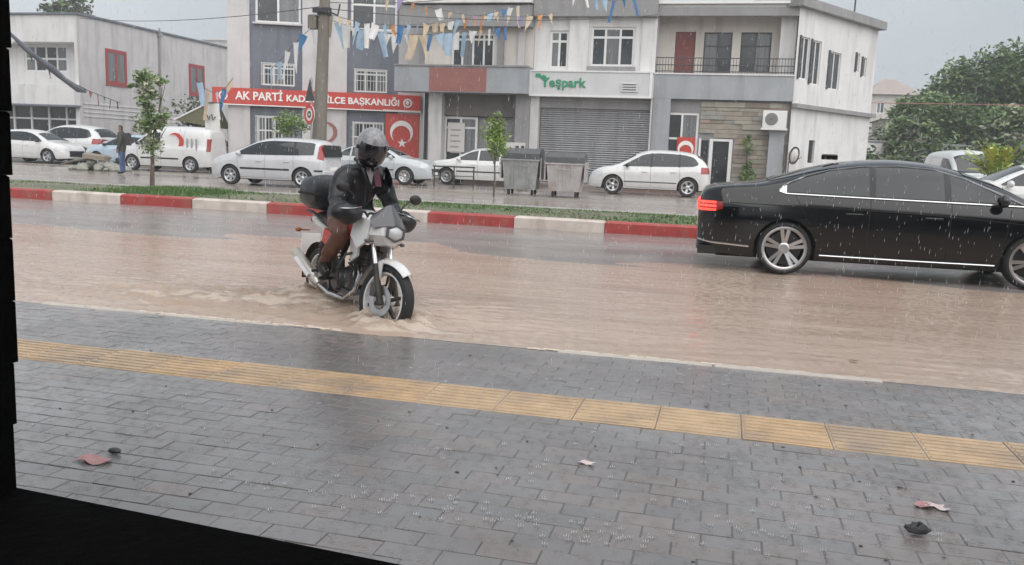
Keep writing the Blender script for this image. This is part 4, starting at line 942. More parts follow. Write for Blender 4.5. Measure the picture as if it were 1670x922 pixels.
# litter on the sidewalk
def litter(name, label, px, py, fn, mat, cat='litter'):
    p = gz(px, py); o = fn().build(name, MAT[mat], None, smooth=40); o.location = (p.x, p.y, .003); return tag(o, label, cat)
mk('paper', (.62, .50, .50), .5, var=.2); mk('pink_paper', (.38, .20, .20), .5, var=.2)
def scrap(l, w_, k): return MB().grid(lambda u, v: ((u-.5)*l+.01*math.sin(v*5+k), (v-.5)*w_+.008*math.sin(u*6), .006+.006*math.sin(u*7+k)*math.cos(v*5)), 6, 4)
litter('paper_scrap', 'pale paper scrap lying by the red wrapper on the right', 1527, 829, lambda: scrap(.07, .05, 1), 'paper')
litter('wrapper', 'dark red flattened wrapper left of the pale paper scrap', 1505, 826, lambda: scrap(.05, .06, 3), 'pink_paper')
litter('wrapper', 'pinkish flattened wrapper near the black ledge on the left', 152, 752, lambda: scrap(.13, .07, 5), 'pink_paper')
litter('paper_scrap', 'small pale scrap in the middle of the sidewalk', 957, 758, lambda: scrap(.06, .04, 2), 'paper')
def crumple():
    r = random.Random(2); m_ = MB(); m_.ell((0, 0, .018), (.042, .024, .018), 12, 8); m_.v = [(x*(1+r.uniform(-.2, .2)), y*(1+r.uniform(-.2, .2)), z*(1+r.uniform(-.3, .3))) for x, y, z in m_.v]; return m_
litter('crumpled_litter', 'small crumpled black litter lying at lower right', 1495, 872, crumple, 'iron')
litter('pebble', 'small dark pebble on the left of the sidewalk', 187, 740, lambda: MB().ell((0, 0, .01), (.03, .018, .012), 10, 6), 'iron', 'pebble')
m_ = MB(); rq = random.Random(15)
for _ in range(70):
    q = gz(rq.uniform(60, 1660), 560+360*rq.random()**1.1)
    if not (1.9 < q.y < 5.3): continue
    r_ = rq.uniform(.002, .006); m_.ell((q.x, q.y, .003), (r_*rq.uniform(1, 2.4), r_, r_*.5), 6, 4)
tag(m_.build('dimple_specks', MAT['iron'], fix=False), kind='stuff', label='dark specks standing in for the dark marks of raindrop dimples on the wet sidewalk')  # small dark bodies imitating the dark dashes of raindrop dimples
litter('floating_leaf', 'brown leaf floating on the flood at right', 1393, 590, lambda: scrap(.05, .03, 4), 'stone2', 'leaf')

# ================================================================== VEGETATION
for k, c in dict(leaf_a=(.12, .19, .065), leaf_b=(.165, .24, .09), leaf_c=(.085, .13, .055), leaf_lime=(.17, .27, .035), leaf_lime2=(.23, .33, .06), leaf_pale=(.36, .38, .26), leaf_yellow=(.40, .42, .07), leaf_purple=(.06, .055, .045)).items(): mk(k, c, .32, var=.35, scale=2)
mk('bark', (.10, .08, .06), .8, var=.3, scale=8, stretch=(1, 1, .3))
def leaves(mb, cen, rad, n, size, r, nm, clump=.5, shell_=.5):
    cs = []
    nc = max(4, int(n/26))
    for _ in range(nc):
        v = Vector((r.gauss(0, 1), r.gauss(0, 1), r.gauss(0, 1))).normalized()*(r.random()**shell_)
        cs.append((Vector((cen[0]+v.x*rad[0], cen[1]+v.y*rad[1], cen[2]+v.z*rad[2])), r.randrange(nm)))
    cr_ = clump*(rad[0]*rad[1]*rad[2])**(1/3)
    for _ in range(n):
        c, mi = r.choice(cs); p = c+Vector((r.gauss(0, .5), r.gauss(0, .5), r.gauss(0, .4)))*cr_
        a = Vector((r.gauss(0, 1), r.gauss(0, 1), r.gauss(0, .6))).normalized(); b = a.cross(Vector((r.gauss(0, 1), r.gauss(0, 1), r.gauss(0, 1)))).normalized()
        s = size*r.uniform(.6, 1.3); mb.mi = mi if r.random() < .8 else r.randrange(nm)
        mb.add([p-a*s, p+b*s*.45-a*s*.1, p+a*s, p-b*s*.45-a*s*.1], [(0, 1, 2, 3)])
def tree(name, label, cat, base, trunk_h, tr, blobs, size, mats, seed, group=None, limbs=6, stake=False):
    r = random.Random(seed); o = thing(name, label, cat, base, 0, group)
    m_ = MB(); m_.tube([(0, 0, -.05), (tr*.6, 0, trunk_h*.5), (0, tr*.5, trunk_h)], [tr*1.3, tr, tr*.7], 8)
    for k in range(limbs):
        b = r.choice(blobs); e = Vector((b[0]+r.uniform(-.7, .7)*b[3], b[1]+r.uniform(-.7, .7)*b[4], b[2]+r.uniform(-.6, .6)*b[5])); s0 = Vector((0, 0, trunk_h*r.uniform(.55, 1)))
        m_.tube([s0, s0.lerp(e, .5)+Vector((0, 0, .08*b[5])), e], [tr*.55, tr*.35, tr*.12], 5)
    m_.build('trunk', MAT['bark'], o, smooth=60)
    m_ = MB()
    for b in blobs: leaves(m_, b[:3], b[3:6], b[6], size, r, len(mats))
    m_.build('crown', [MAT[k] for k in mats], o, fix=False)
    return o
tb = gz(248, 301, .19)
tree('citrus_tree', 'slim young citrus tree with pale lower leaves on the median strip', 'tree', (tb.x, tb.y, .17), 1.1, .045,
     [(-.05, 0, 2.55, .28, .25, .22, 420), (.28, 0, 2.42, .18, .16, .18, 140), (-.42, 0, 2.36, .15, .12, .12, 70), (0, 0, 2.1, .24, .2, .40, 430), (0, 0, 1.55, .38, .3, .36, 620), (.32, 0, 1.5, .22, .2, .25, 180)], .058, ['leaf_a', 'leaf_pale', 'leaf_b', 'leaf_b'], 1)
cit = bpy.data.objects['citrus_tree']
m_ = MB(); leaves(m_, (.12, -.05, .95), (.26, .22, .33), 420, .05, random.Random(6), 3); m_.build('leaves', [MAT['leaf_pale'], MAT['leaf_a'], MAT['leaf_pale']], cit, fix=False)['label'] = 'pale whitish lower leaves'
tb = at(805, 318, 25.0)
tree('young_tree', 'small bright lime green tree in front of the white saloon', 'tree', (tb.x, tb.y, 0), 1.0, .025, [(0, 0, 1.55, .40, .36, .42, 900), (.05, 0, 2.05, .26, .25, .32, 420)], .055, ['leaf_lime', 'leaf_lime2', 'leaf_lime', 'leaf_b'], 2)
tb = at(476, 215, 31.5)
tree('young_tree', 'light green young tree behind the white minivan at the slate wall', 'tree', (tb.x, tb.y, 0), 1.3, .03, [(0, 0, 2.0, .55, .5, .5, 900)], .07, ['leaf_lime', 'leaf_b', 'leaf_b'], 3)
tb = at(1216, 285, 34.4)
tree('climbing_shrub', 'thin climbing green shrub against the stone clad wall', 'shrub', (tb.x, tb.y, .12), 1.6, .02, [(0, 0, .45, .45, .2, .4, 360), (.05, 0, 1.05, .2, .18, .5, 200), (0, 0, 1.7, .22, .18, .4, 170), (.1, 0, 2.1, .15, .15, .25, 60)], .06, ['leaf_b', 'leaf_lime', 'leaf_a'], 4)
tb = at(312, 200, 40)
tree('dark_shrub', 'dark purplish bush rising behind the red crescent van', 'shrub', (tb.x, tb.y, 0), 1.4, .06, [(0, 0, 2.3, .8, .7, .9, 900), (.1, 0, 1.3, .7, .6, .7, 500)], .10, ['leaf_purple', 'leaf_c', 'leaf_purple'], 5)
tb = at(118, 20, 66)
tree('pine_tree', 'dark treetop showing above the roof of the long white building', 'tree', (tb.x, tb.y, 0), 9.3, .2, [(0, 0, tb.z+.4, 1.3, 1.2, .8, 500), (-1.8, 0, tb.z+.1, 1.0, 1, .5, 260)], .2, ['leaf_c', 'leaf_purple', 'leaf_a'], 6)
# palm behind the white car on the right
pb = at(1622, 300, 26); pl = thing('young_palm', 'yellow green young palm behind the bonnet of the white car at the right edge', 'palm', (pb.x, pb.y, 0))
MB().tube([(0, 0, 0), (0, 0, .95)], [.08, .06], 8).build('trunk', MAT['bark'], pl, smooth=60)
rp_ = random.Random(3)
for k in range(40):
    a = 6.283*k/40*2.3; el = rp_.uniform(.1, 1.35); l = rp_.uniform(.95, 1.35); m_ = MB(); pr = None
    pts = [Vector((math.cos(a)*math.cos(el)*l*t, math.sin(a)*math.cos(el)*l*t, 1.0+math.sin(el)*l*t*1.15-.35*t*t)) for t in [i/7 for i in range(8)]]
    m_.tube(pts, [.012]*7+[.004], 4)
    sd_ = Vector((-math.sin(a), math.cos(a), 0))
    for i in range(2, 8):
        for s in (-1, 1):
            t_ = (pts[i]-pts[i-1]).normalized(); e = pts[i]+sd_*s*.2*(1.15-i/8)+t_*.14+Vector((0, 0, -.05)); m_.add([pts[i]-t_*.03, pts[i]+t_*.14, e], [(0, 1, 2)])
    m_.build('frond', MAT['leaf_yellow' if k % 3 else 'leaf_lime'], pl, fix=False)
m_ = MB(); leaves(m_, (0, 0, 1.75), (.45, .4, .55), 420, .085, random.Random(8), 2); m_.build('crown', [MAT['leaf_lime2'], MAT['leaf_yellow']], pl, fix=False)
# big trees on the right
def big(label, px, depth, toppx, wid, seed, mats, cat='tree'):
    p = at(px, 250, depth); h = on(px, toppx, p, Vector((math.sin(R_(13.7)), -math.cos(R_(13.7)), 0))).z; r = random.Random(seed); bl = []
    for k in range(9):
        a = r.random()*6.28; q = r.random()**.5; zz = h*r.uniform(.38, .82); bl.append((math.cos(a)*q*wid*.62, math.sin(a)*q*wid*.55, zz, wid*r.uniform(.25, .42), wid*.36, h*r.uniform(.10, .17), 1500))
    bl.append((0, 0, h*.86, wid*.45, wid*.4, h*.13, 1900)); bl.append((r.uniform(-.3, .3)*wid, 0, h*.3, wid*.8, wid*.5, h*.2, 1500))
    return tree('broadleaf_tree', label, cat, (p.x, p.y, 0), h*.45, .22, bl, .155, mats, seed, 'big trees at the right', 9)
big('broad green tree nearest the far houses, lowest of the big trees', 1508, 52, 150, 2.6, 11, ['leaf_a', 'leaf_b', 'leaf_a'])
big('rounded green tree rising in a step above its left neighbour', 1556, 54, 100, 3.0, 12, ['leaf_a', 'leaf_c', 'leaf_b', 'leaf_b'])
big('dense dark green tree with the rising crown behind the white van', 1608, 52, 78, 3.2, 13, ['leaf_c', 'leaf_a', 'leaf_a'])
big('tallest green tree at the right edge of the view', 1664, 50, 62, 3.4, 14, ['leaf_a', 'leaf_b', 'leaf_c'])
big('tall green tree beyond the right edge', 1735, 52, 60, 3.6, 15, ['leaf_a', 'leaf_b', 'leaf_c'])
big('low pale bushy tree in front of the dark trees', 1480, 47, 190, 2.0, 16, ['leaf_b', 'leaf_a', 'leaf_purple'])
big('grey green bushy tree right of the young palm', 1660, 44, 170, 1.8, 17, ['leaf_b', 'leaf_pale', 'leaf_a'])
for (px, d, tp, wd, s, lb) in ((1440, 48, 205, 1.6, 21, 'low dark hedge bush beside the white garden wall'), (1530, 42, 215, 2.2, 22, 'shadowy bush low under the big trees left of the white van'), (1405, 44, 238, 1.0, 23, 'small dark bush at the foot of the white garden wall'), (1640, 40, 220, 2.2, 24, 'shadowy bush low behind the palm')):
    p = at(px, 250, d); h = on(px, tp, p, Vector((math.sin(R_(13.7)), -math.cos(R_(13.7)), 0))).z
    tree('bush', lb, 'bush', (p.x, p.y, 0), h*.4, .05, [(0, 0, h*.55, wd, wd*.6, h*.42, 900), (wd*.5, 0, h*.4, wd*.7, wd*.5, h*.35, 500), (-wd*.5, 0, h*.35, wd*.6, wd*.5, h*.35, 400)], .16, ['leaf_c', 'leaf_a', 'leaf_purple'], s)
# distant wood closing the view
mb = MB(); rw = random.Random(31)
for k in range(46):
    d = rw.uniform(120, 190); px = rw.uniform(1300, 2100) if k < 26 else rw.uniform(-900, 700); p = at(px, 240, d); h = rw.uniform(4, 9)
    leaves(mb, (p.x, p.y, h*.5), (rw.uniform(4, 8), 4, h*.5), 160, .9, rw, 3)
tag(mb.build('distant_wood', [MAT['leaf_a'], MAT['leaf_b'], MAT['leaf_c']], fix=False), kind='stuff', label='distant mass of trees closing the street')
# ================================================================== VEHICLES
def paint(k, c, rough=.25, coat=.6): mk(k, c, rough, var=.05, scale=3, coat=coat, stain=tuple(x*.75 for x in c), sstretch=(1, 1, 1), sscale=4, samt=.25)
paint('paint_black', (.0015, .0018, .0035), .10, .25); paint('paint_white', (.66, .66, .66)); paint('paint_silver', (.50, .53, .56)); paint('paint_white2', (.60, .62, .62)); paint('paint_lilac', (.55, .555, .58)); paint('paint_ice', (.42, .52, .62))
mk('tail_red', (.28, .012, .012), .2, var=.1, coat=.5); mk('tail_lit', (1.0, .05, .03), .3, var=.05, emit=1.6); mk('lamp_clear', (.55, .57, .6), .12, var=.1, coat=1); mk('seam', (.006, .006, .006), .7); mk('liner', (.008, .008, .008), .9); mk('amber', (.35, .12, .03), .3)
YAX = Matrix.Rotation(R_(-90), 4, 'X')
_wheels = {}
def wheel_meshes(R, wd, rim, spokes, style):
    key = (R, wd, rim, spokes, style)
    if key in _wheels: return _wheels[key]
    h = wd/2
    t = MB(); t.lathe([(rim, -h*.9), (rim+.02, -h), (R-.03, -h), (R-.008, -h*.8), (R, -h*.5), (R, h*.5), (R-.008, h*.8), (R-.03, h), (rim+.02, h), (rim, h*.9), (rim, -h*.9)], 36, YAX)
    r = MB(); r.lathe([(rim, -h*.9), (rim, h*.86), (rim+.012, h*.93), (rim-.012, h*.95), (rim-.03, h*.8), (rim-.035, -h*.2)], 36, YAX)
    r.lathe([(0, h*.62), (.05, h*.62), (.07, h*.5), (.07, h*.1)], 16, YAX)
    for k in range(spokes):
        a = 2*math.pi*k/spokes
        if style == 'twin': offs = [(-.17, .018), (.17, .018)]
        elif style == 'steel': offs = [(0, .05)]
        else: offs = [(0, .034)]
        for da, sw in offs:
            p0 = Vector((.05*math.cos(a+da*1.2), h*.5, .05*math.sin(a+da*1.2))); p1 = Vector(((rim-.02)*math.cos(a+da), h*.72, (rim-.02)*math.sin(a+da)))
            d = (p1-p0).normalized(); s = d.cross(Vector((0, 1, 0))).normalized()*sw; q = Vector((0, .03, 0))
            r.add([p0-s, p0+s, p1+s*1.3, p1-s*1.3, p0-s*.8-q, p0+s*.8-q, p1+s*1.1-q, p1-s*1.1-q], [(0, 1, 2, 3), (0, 4, 5, 1), (1, 5, 6, 2), (3, 2, 6, 7), (0, 3, 7, 4)])
    d = MB(); d.lathe([(.06, -.01), (rim*.78, -.01), (rim*.78, .012), (.06, .012)], 24, YAX)
    _wheels[key] = (t.mesh('wheel', MAT['rubber'], smooth=40), r.mesh('rim', MAT['alloy'], smooth=35), d.mesh('brake_disc', MAT['dark_steel'], smooth=40)); return _wheels[key]

class Car:
    def __init__(c, name, label, cat, loc, head, top, belt, W, xf, xr, R, paint, plan=None, zb=.2, archR=None, rimf=.66, spokes=5, style='plain', k=.30, group='cars in the street', wd=.2):
        c.top, c.belt = crv(top), crv(belt); c.W = W/2; c.x1, c.x0 = top[-1][0], top[0][0]; c.zb = zb; c.crease = .13; c.xf, c.xr, c.R = xf, xr, R; c.kk = k
        L0, L1 = c.x0, c.x1
        c.plan = crv(plan or [(L0, .66), (L0+.06, .80), (L0+.25, .93), (L0+.8, 1), (L1-1.0, 1), (L1-.4, .93), (L1-.12, .80), (L1, .58)])
        c.ar = archR or R+.045; c.paint = MAT[paint]
        c.root = thing(name, label, cat, loc, head, group)
        xs = set(np.linspace(L0, L1, 56).round(4).tolist()) | {L0+.02, L0+.06, L0+.12, L1-.02, L1-.06, L1-.12}
        for ax in (xf, xr):
            xs = {x for x in xs if abs(x-ax) > c.ar+.015}
            xs |= {ax+c.ar*math.cos(math.pi*i/18) for i in range(19)}
        xs = sorted(xs); rows = []
        S_ = [1, .88, .72, .56, .4, .24, .08, 0]; T_ = [.1, .25, .45, .65, .8, .88, .94, .975, .993, 1]
        mb = MB()
        for x in xs:
            b, t = c.belt(x), c.top(x); zl = c.low(x); row = []
            zc = max(zl+.02, b-c.crease)
            for s in S_: z = zl+(zc-zl)*(1-s); row.append((x, c.y(x, z), z))
            for s in (.06, .35, .7, 1): z = zc+(b-zc)*s; row.append((x, c.y(x, z), z))
            for q in T_: z = b+(t-b)*q; row.append((x, c.y(x, z) if q < 1 else 0, z))
            rows.append(row)
        n = len(rows[0])
        full = [[(x, -y, z) for x, y, z in r]+[(x, y, z) for x, y, z in r[-2::-1]] for r in rows]; m = len(full[0])
        mb.add([p for r in full for p in r], [(i*m+j, i*m+j+1, (i+1)*m+j+1, (i+1)*m+j) for i in range(len(full)-1) for j in range(m-1)]+[tuple(range(m)), tuple(range((len(full)-1)*m, len(full)*m))[::-1]])
        c.body = mb.build('body', c.paint, c.root, smooth=38, weld=True)
        # underside and wheel housings
        u = MB(); u.box(L0+.25, L1-.3, -c.W+.24, c.W-.24, zb-.03, zb+.35); u.build('underbody', MAT['liner'], c.root)
        for ax in (xf, xr):
            for s in (-1, 1):
                a = MB(); nA = 18; y0, y1 = s*(c.W-.30), s*(c.W*.965)
                vs = [(ax+(c.ar+.004)*math.cos(math.pi*i/nA), yy, R+(c.ar+.004)*math.sin(math.pi*i/nA)) for yy in (y0, y1-.03*s) for i in range(nA+1)]
                a.add(vs, [(i, i+1, nA+2+i, nA+1+i) for i in range(nA)]); a.add([vs[i] for i in range(nA+1)], [tuple(range(nA+1))]); a.build('wheel_housing', MAT['liner'], c.root)
        tm_, rm_, dm_ = wheel_meshes(R, wd, R*rimf, spokes, style); k_ = 0
        for ax in (xf, xr):
            for s in (-1, 1):
                o = obj('wheel', tm_, c.root, (ax, s*(c.W-.115), R)); o.rotation_euler = (0, .37*k_+.2, 0 if s > 0 else math.pi); obj('rim', rm_, o); obj('brake_disc', dm_, o); k_ += 1
    def low(c, x):
        z = c.zb+.06*max(0, (abs(x-(c.x0+c.x1)/2)/((c.x1-c.x0)/2)-.8))*5*.6
        for ax in (c.xf, c.xr):
            if abs(x-ax) < c.ar: z = max(z, c.R+math.sqrt(max(0, c.ar**2-(x-ax)**2)))
        return z
    def y(c, x, z):
        Wb = c.W*c.plan(x); b, t = c.belt(x), c.top(x)
        if z <= b:
            s = (b-z)/max(.05, b-c.zb); s = min(1, s); return Wb*(.965+.035*math.sin(math.pi*s**.75))-.035*max(0, (s-.78)/.22)-.030*max(0, min(1, (z-b+c.crease)/c.crease))
        h = max(1e-4, t-b); q = min(1, (z-b)/h); kk = c.kk*min(1, h/.38)
        return (Wb*.965-.03)*(1-kk*q)*max(0, 1-q**8)**.5
    def side(c, name, x0, x1, lo, hi, mat, off=.006, nx=24, nz=5, sides=(-1, 1), parent=None, label=None, one=True):
        lo = lo if callable(lo) else crv(lo) if hasattr(lo, '__len__') else (lambda x, v=lo: v); hi = hi if callable(hi) else crv(hi) if hasattr(hi, '__len__') else (lambda x, v=hi: v); out = []
        for s in sides:
            m_ = MB()
            def fn(u, v):
                x = x0+(x1-x0)*u; a, b = lo(x), max(lo(x)+.001, hi(x)); z = a+(b-a)*v; z = min(z, c.top(x)-.004); y = c.y(x, z)
                e = .02; dz = (c.y(x, z+e)-c.y(x, z-e))/(2*e); dx = (c.y(x+e, z)-c.y(x-e, z))/(2*e); nn = Vector((-dx, 1, -dz)).normalized()*off
                return (x+nn.x, s*(y+nn.y), z+nn.z)
            m_.grid(fn, nx, nz); o = m_.build(name, mat if not isinstance(mat, str) else MAT[mat], parent or c.root, smooth=50)
            if label: o['label'] = label
            out.append(o)
        return out
    def topp(c, name, x0, x1, t0, mat, off=.006, nx=10, ny=14, parent=None):
        m_ = MB()
        def fn(u, v):
            x = x0+(x1-x0)*u; b, t = c.belt(x), c.top(x); w = 2*v-1; q = 1-(1-t0)*abs(w)**2.6
            z = b+(t-b)*q; y = (c.y(x, z) if q < .9999 else 0)*(1 if w > 0 else -1)
            e = .03; sl_ = (c.top(x+e)-c.top(x-e))/(2*e); nn = Vector((-sl_, .25*w, 1)).normalized()*off
            return (x+nn.x, y+nn.y, z+nn.z)
        m_.grid(fn, nx, ny); return m_.build(name, MAT[mat], parent or c.root, smooth=60)
    def line(c, name, pts, r, mat, off=.008, sides=(-1, 1), n=5, parent=None, sub=6):
        for s in sides:
            P = []
            for i in range(len(pts)-1):
                for k in range(sub): t = k/sub; P.append((pts[i][0]+(pts[i+1][0]-pts[i][0])*t, pts[i][1]+(pts[i+1][1]-pts[i][1])*t))
            P.append(pts[-1]); Q = [(x, s*(c.y(x, min(z, c.top(x)-.004))+off), z) for x, z in P]
            MB().tube(Q, r, n).build(name, MAT[mat], parent or c.root, smooth=50)
    def seam(c, x0, z0, x1, z1, w=.007): 
        for s in (-1, 1):
            m_ = MB()
            def fn(u, v): z = z0+(z1-z0)*v; x = x0+(x1-x0)*v+(u-.5)*w; return (x, s*(c.y(x, z)+.0025), z)
            m_.grid(fn, 1, 10); m_.build('door_seam', MAT['seam'], c.root)
    def seamh(c, x0, x1, z, w=.007): c.side('door_seam', x0, x1, z-w/2, z+w/2, 'seam', off=.0025, nx=14, nz=1)
    def mirror(c, x, z, mat):
        for s in (-1, 1):
            y = c.y(x, z); m_ = MB(); m_.ell((x, s*(y+.13), z+.03), (.07, .10, .075), 12, 8); m_.tube([(x+.02, s*(y-.02), z-.02), (x+.01, s*(y+.06), z)], .022, 6)
            m_.build('door_mirror', mat if not isinstance(mat, str) else MAT[mat], c.root, smooth=60)
    def handle(c, x, z, mat):
        for s in (-1, 1): y = c.y(x, z); MB().cbox(x-.10, x+.10, s*(y+.012)-.014, s*(y+.012)+.014, z-.014, z+.014, .008).build('handle', MAT[mat] if isinstance(mat, str) else mat, c.root, smooth=40)
    def plate(c, front, z, mat='lettering_white'):
        x = c.x1+.006 if front else c.x0-.006; MB().cbox(x-.008, x+.008, -.26, .26, z-.055, z+.055, .004).build('number_plate', MAT[mat], c.root)
    def lamps(c, front, z0, z1, ln, mat, xin=.03):
        if front: c.side('headlight', c.x1-ln, c.x1-xin, z0, z1, mat, nx=10, nz=3)
        else: c.side('tail_light', c.x0+xin, c.x0+ln, z0, z1, mat, nx=10, nz=3)
def axis_pos(p, half): return p
# ---- black saloon driving past -------------------------------------------
q0 = gz(1271, 446, .0); car_a = R_(1.2)
CS = .935
lc = Vector((q0.x+1.40*CS, q0.y+.82*CS, -.0))
bs = Car('black_saloon', 'black saloon car driving past on the right with its red tail light lit', 'car', lc, car_a,
  top=[(-2.46, .80), (-2.43, .97), (-2.34, 1.045), (-2.1, 1.085), (-1.75, 1.125), (-1.4, 1.225), (-1.0, 1.345), (-.6, 1.425), (-.15, 1.456), (.2, 1.44), (.55, 1.375), (.95, 1.235), (1.32, 1.06), (1.45, 1.02), (1.75, .975), (2.05, .90), (2.2, .80), (2.3, .62)],
  belt=[(-2.46, .76), (-2.40, .90), (-2.1, .975), (-1.4, .985), (0, .955), (1.0, .93), (1.5, .90), (2.0, .80), (2.2, .70), (2.3, .55)],
  W=1.83, xf=1.395, xr=-1.395, R=.325, paint='paint_black', zb=.20, archR=.365, rimf=.81, spokes=5, style='twin', wd=.23)
dlo_hi = crv([(-1.52, 1.035), (-1.40, 1.12), (-1.1, 1.245), (-.7, 1.335), (-.2, 1.375), (.2, 1.36), (.6, 1.265), (.95, 1.115), (1.22, .985)])
dlo_lo = crv([(-1.52, 1.03), (-1.42, .995), (0, .975), (1.22, .965)])
bs.side('side_window', -1.44, 1.18, lambda x: dlo_lo(x)+.02, lambda x: dlo_hi(x)-.022, 'glass_dark', off=.005, nx=40, nz=6)
bs.line('chrome_trim', [(-1.50, 1.02)]+[(x, dlo_hi(x)) for x in (-1.46, -1.38, -1.2, -.9, -.5, -.1, .3, .65, .95, 1.24)], .011, 'chrome', sub=4)
bs.line('chrome_trim', [(-1.50, 1.02), (-1.42, .995), (-.5, .982), (.5, .972), (1.26, .962)], .010, 'chrome')
bs.side('rear_quarter_trim', -1.50, -1.415, lambda x: dlo_lo(x)+.006, lambda x: dlo_hi(x)-.006, 'chrome', off=.009, nx=8, nz=3)
for xx in (-.42, .42): 
    bs.side('pillar', xx-.035, xx+.035, lambda x: dlo_lo(x)+.015, lambda x: dlo_hi(x)-.018, 'black_plastic', off=.008, nx=3, nz=5)
bs.topp('windscreen', .62, 1.30, .86, 'glass_dark'); bs.topp('rear_window', -1.62, -.82, .86, 'glass_dark')
bs.seam(-.46, .30, -.44, .965); bs.seam(.44, .28, .46, .96); bs.seam(1.02, .30, 1.10, .92); bs.seam(-1.12, .62, -1.30, .97); bs.seamh(-1.0, 1.02, .285)
bs.line('sill_trim', [(-.98, .262), (0, .258), (.98, .262)], .009, 'chrome', off=.012); bs.line('bumper_trim', [(-2.44, .37), (-2.25, .345), (-1.82, .325)], .013, 'chrome', off=.012)
bs.side('painted_reflection_line', -2.1, 2.0, [(-2.1, .853), (0, .822), (2.0, .71)], [(-2.1, .862), (0, .831), (2.0, .716)], 'seam', off=.002, nx=40, nz=1)  # thin dark strip painted on for the reflection break along the shoulder
bs.handle(-.62, .78, 'paint_black'); bs.handle(.27, .775, 'paint_black'); bs.mirror(.98, .99, 'paint_black')
for o in bs.side('tail_light', -2.445, -2.16, [(-2.46, .72), (-2.3, .735), (-2.16, .77)], [(-2.46, .86), (-2.3, .868), (-2.16, .855)], 'tail_red', nx=12, nz=4): pass
for zz in (.755, .80, .845): bs.side('lamp_strip', -2.455, -2.24, zz-.013, zz+.013, 'tail_lit', off=.011, nx=10, nz=1)
MB().box(-2.474, -2.452, -.46, .46, .735, .86).build('tail_light', MAT['tail_lit'], bs.root)['label'] = 'lit red tail light bar across the boot'
bs.root.scale = (CS, CS, CS); bs.plate(False, .58); bs.lamps(True, .62, .74, .45, 'lamp_clear'); MB().cbox(2.27, 2.315, -.5, .5, .36, .58, .02).build('grille', MAT['chrome'], bs.root)
MB().box(-2.44, -2.2, -.8, .8, .195, .30).build('bumper', MAT['black_plastic'], bs.root)
MB().cbox(-.95, -.75, -.02, .02, 1.43, 1.50, .015).build('antenna', MAT['paint_black'], bs.root)

# ---- generic parked car styles -------------------------------------------
def hatch(name, label, px, py, depth, head, pnt, s=1.0, seamcol='seam', group='cars parked along the far side', style='plain', suv=False, z=0, mirror=None, tail='tail_red'):
    p = at(px, py, depth); d = .05 if suv else 0
    c = Car(name, label, 'car', (p.x, p.y, z), head,
      top=[(-2.0, .72), (-1.98, .95), (-1.9, 1.10), (-1.72, 1.28+d), (-1.45, 1.43+d), (-1.0, 1.50+d), (-.4, 1.525+d), (.1, 1.50+d), (.5, 1.39+d), (.9, 1.20), (1.2, 1.04), (1.35, .995), (1.7, .93), (1.95, .82), (2.1, .68), (2.16, .52)],
      belt=[(-2.0, .70), (-1.9, .93), (-1.5, 1.0), (-.5, .965), (.6, .93), (1.2, .90), (1.7, .80), (2.0, .68), (2.16, .48)],
      W=1.78, xf=1.30, xr=-1.27, R=.325, paint=pnt, zb=.22, spokes=5, style=style, group=group)
    hi = crv([(-1.62, 1.12), (-1.42, 1.30+d), (-1.0, 1.385+d), (-.3, 1.41+d), (.2, 1.36+d), (.6, 1.22), (1.0, .99)]); lo = crv([(-1.62, 1.10), (-1.4, 1.02), (0, .975), (1.0, .955)])
    c.side('side_window', -1.58, .98, lambda x: lo(x)+.015, lambda x: hi(x)-.01, 'glass_dark', nx=30, nz=5)
    for xx in (-.95, .0): c.side('pillar', xx-.03, xx+.03, lo, hi, 'black_plastic', off=.009, nx=2, nz=5)
    c.topp('windscreen', .55, 1.16, .86, 'glass_dark'); c.topp('rear_window', -1.90, -1.55, .84, 'glass_dark')
    c.seam(-.97, .5, -.97, .97); c.seam(.0, .28, .02, .97); c.seam(.86, .30, .93, .93); c.seamh(-.85, .86, .27)
    c.side('side_trim', -.88, .92, .44, .47, 'black_plastic' if suv else 'paint_white2', off=.008, nx=16, nz=1)
    c.handle(-.75, .83, pnt); c.handle(.22, .81, pnt); c.mirror(.82, .98, mirror or 'black_plastic')
    c.lamps(False, .80, 1.02, .32, tail); c.lamps(True, .62, .78, .5, 'lamp_clear', .06)
    MB().cbox(2.10, 2.175, -.45, .45, .34, .60, .02).build('grille', MAT['black_plastic'], c.root); c.plate(True, .42); c.plate(False, .66)
    if s != 1: c.root.scale = (s, s, s)
    return c
# white hatchback parked at the stone clad house, facing left
hatch('white_hatchback', 'white crossover car with a black door mirror parked before the roller shutter and stone wall', 1060, 318, 30.5, math.pi+R_(4), 'paint_white', s=1.0, suv=True)
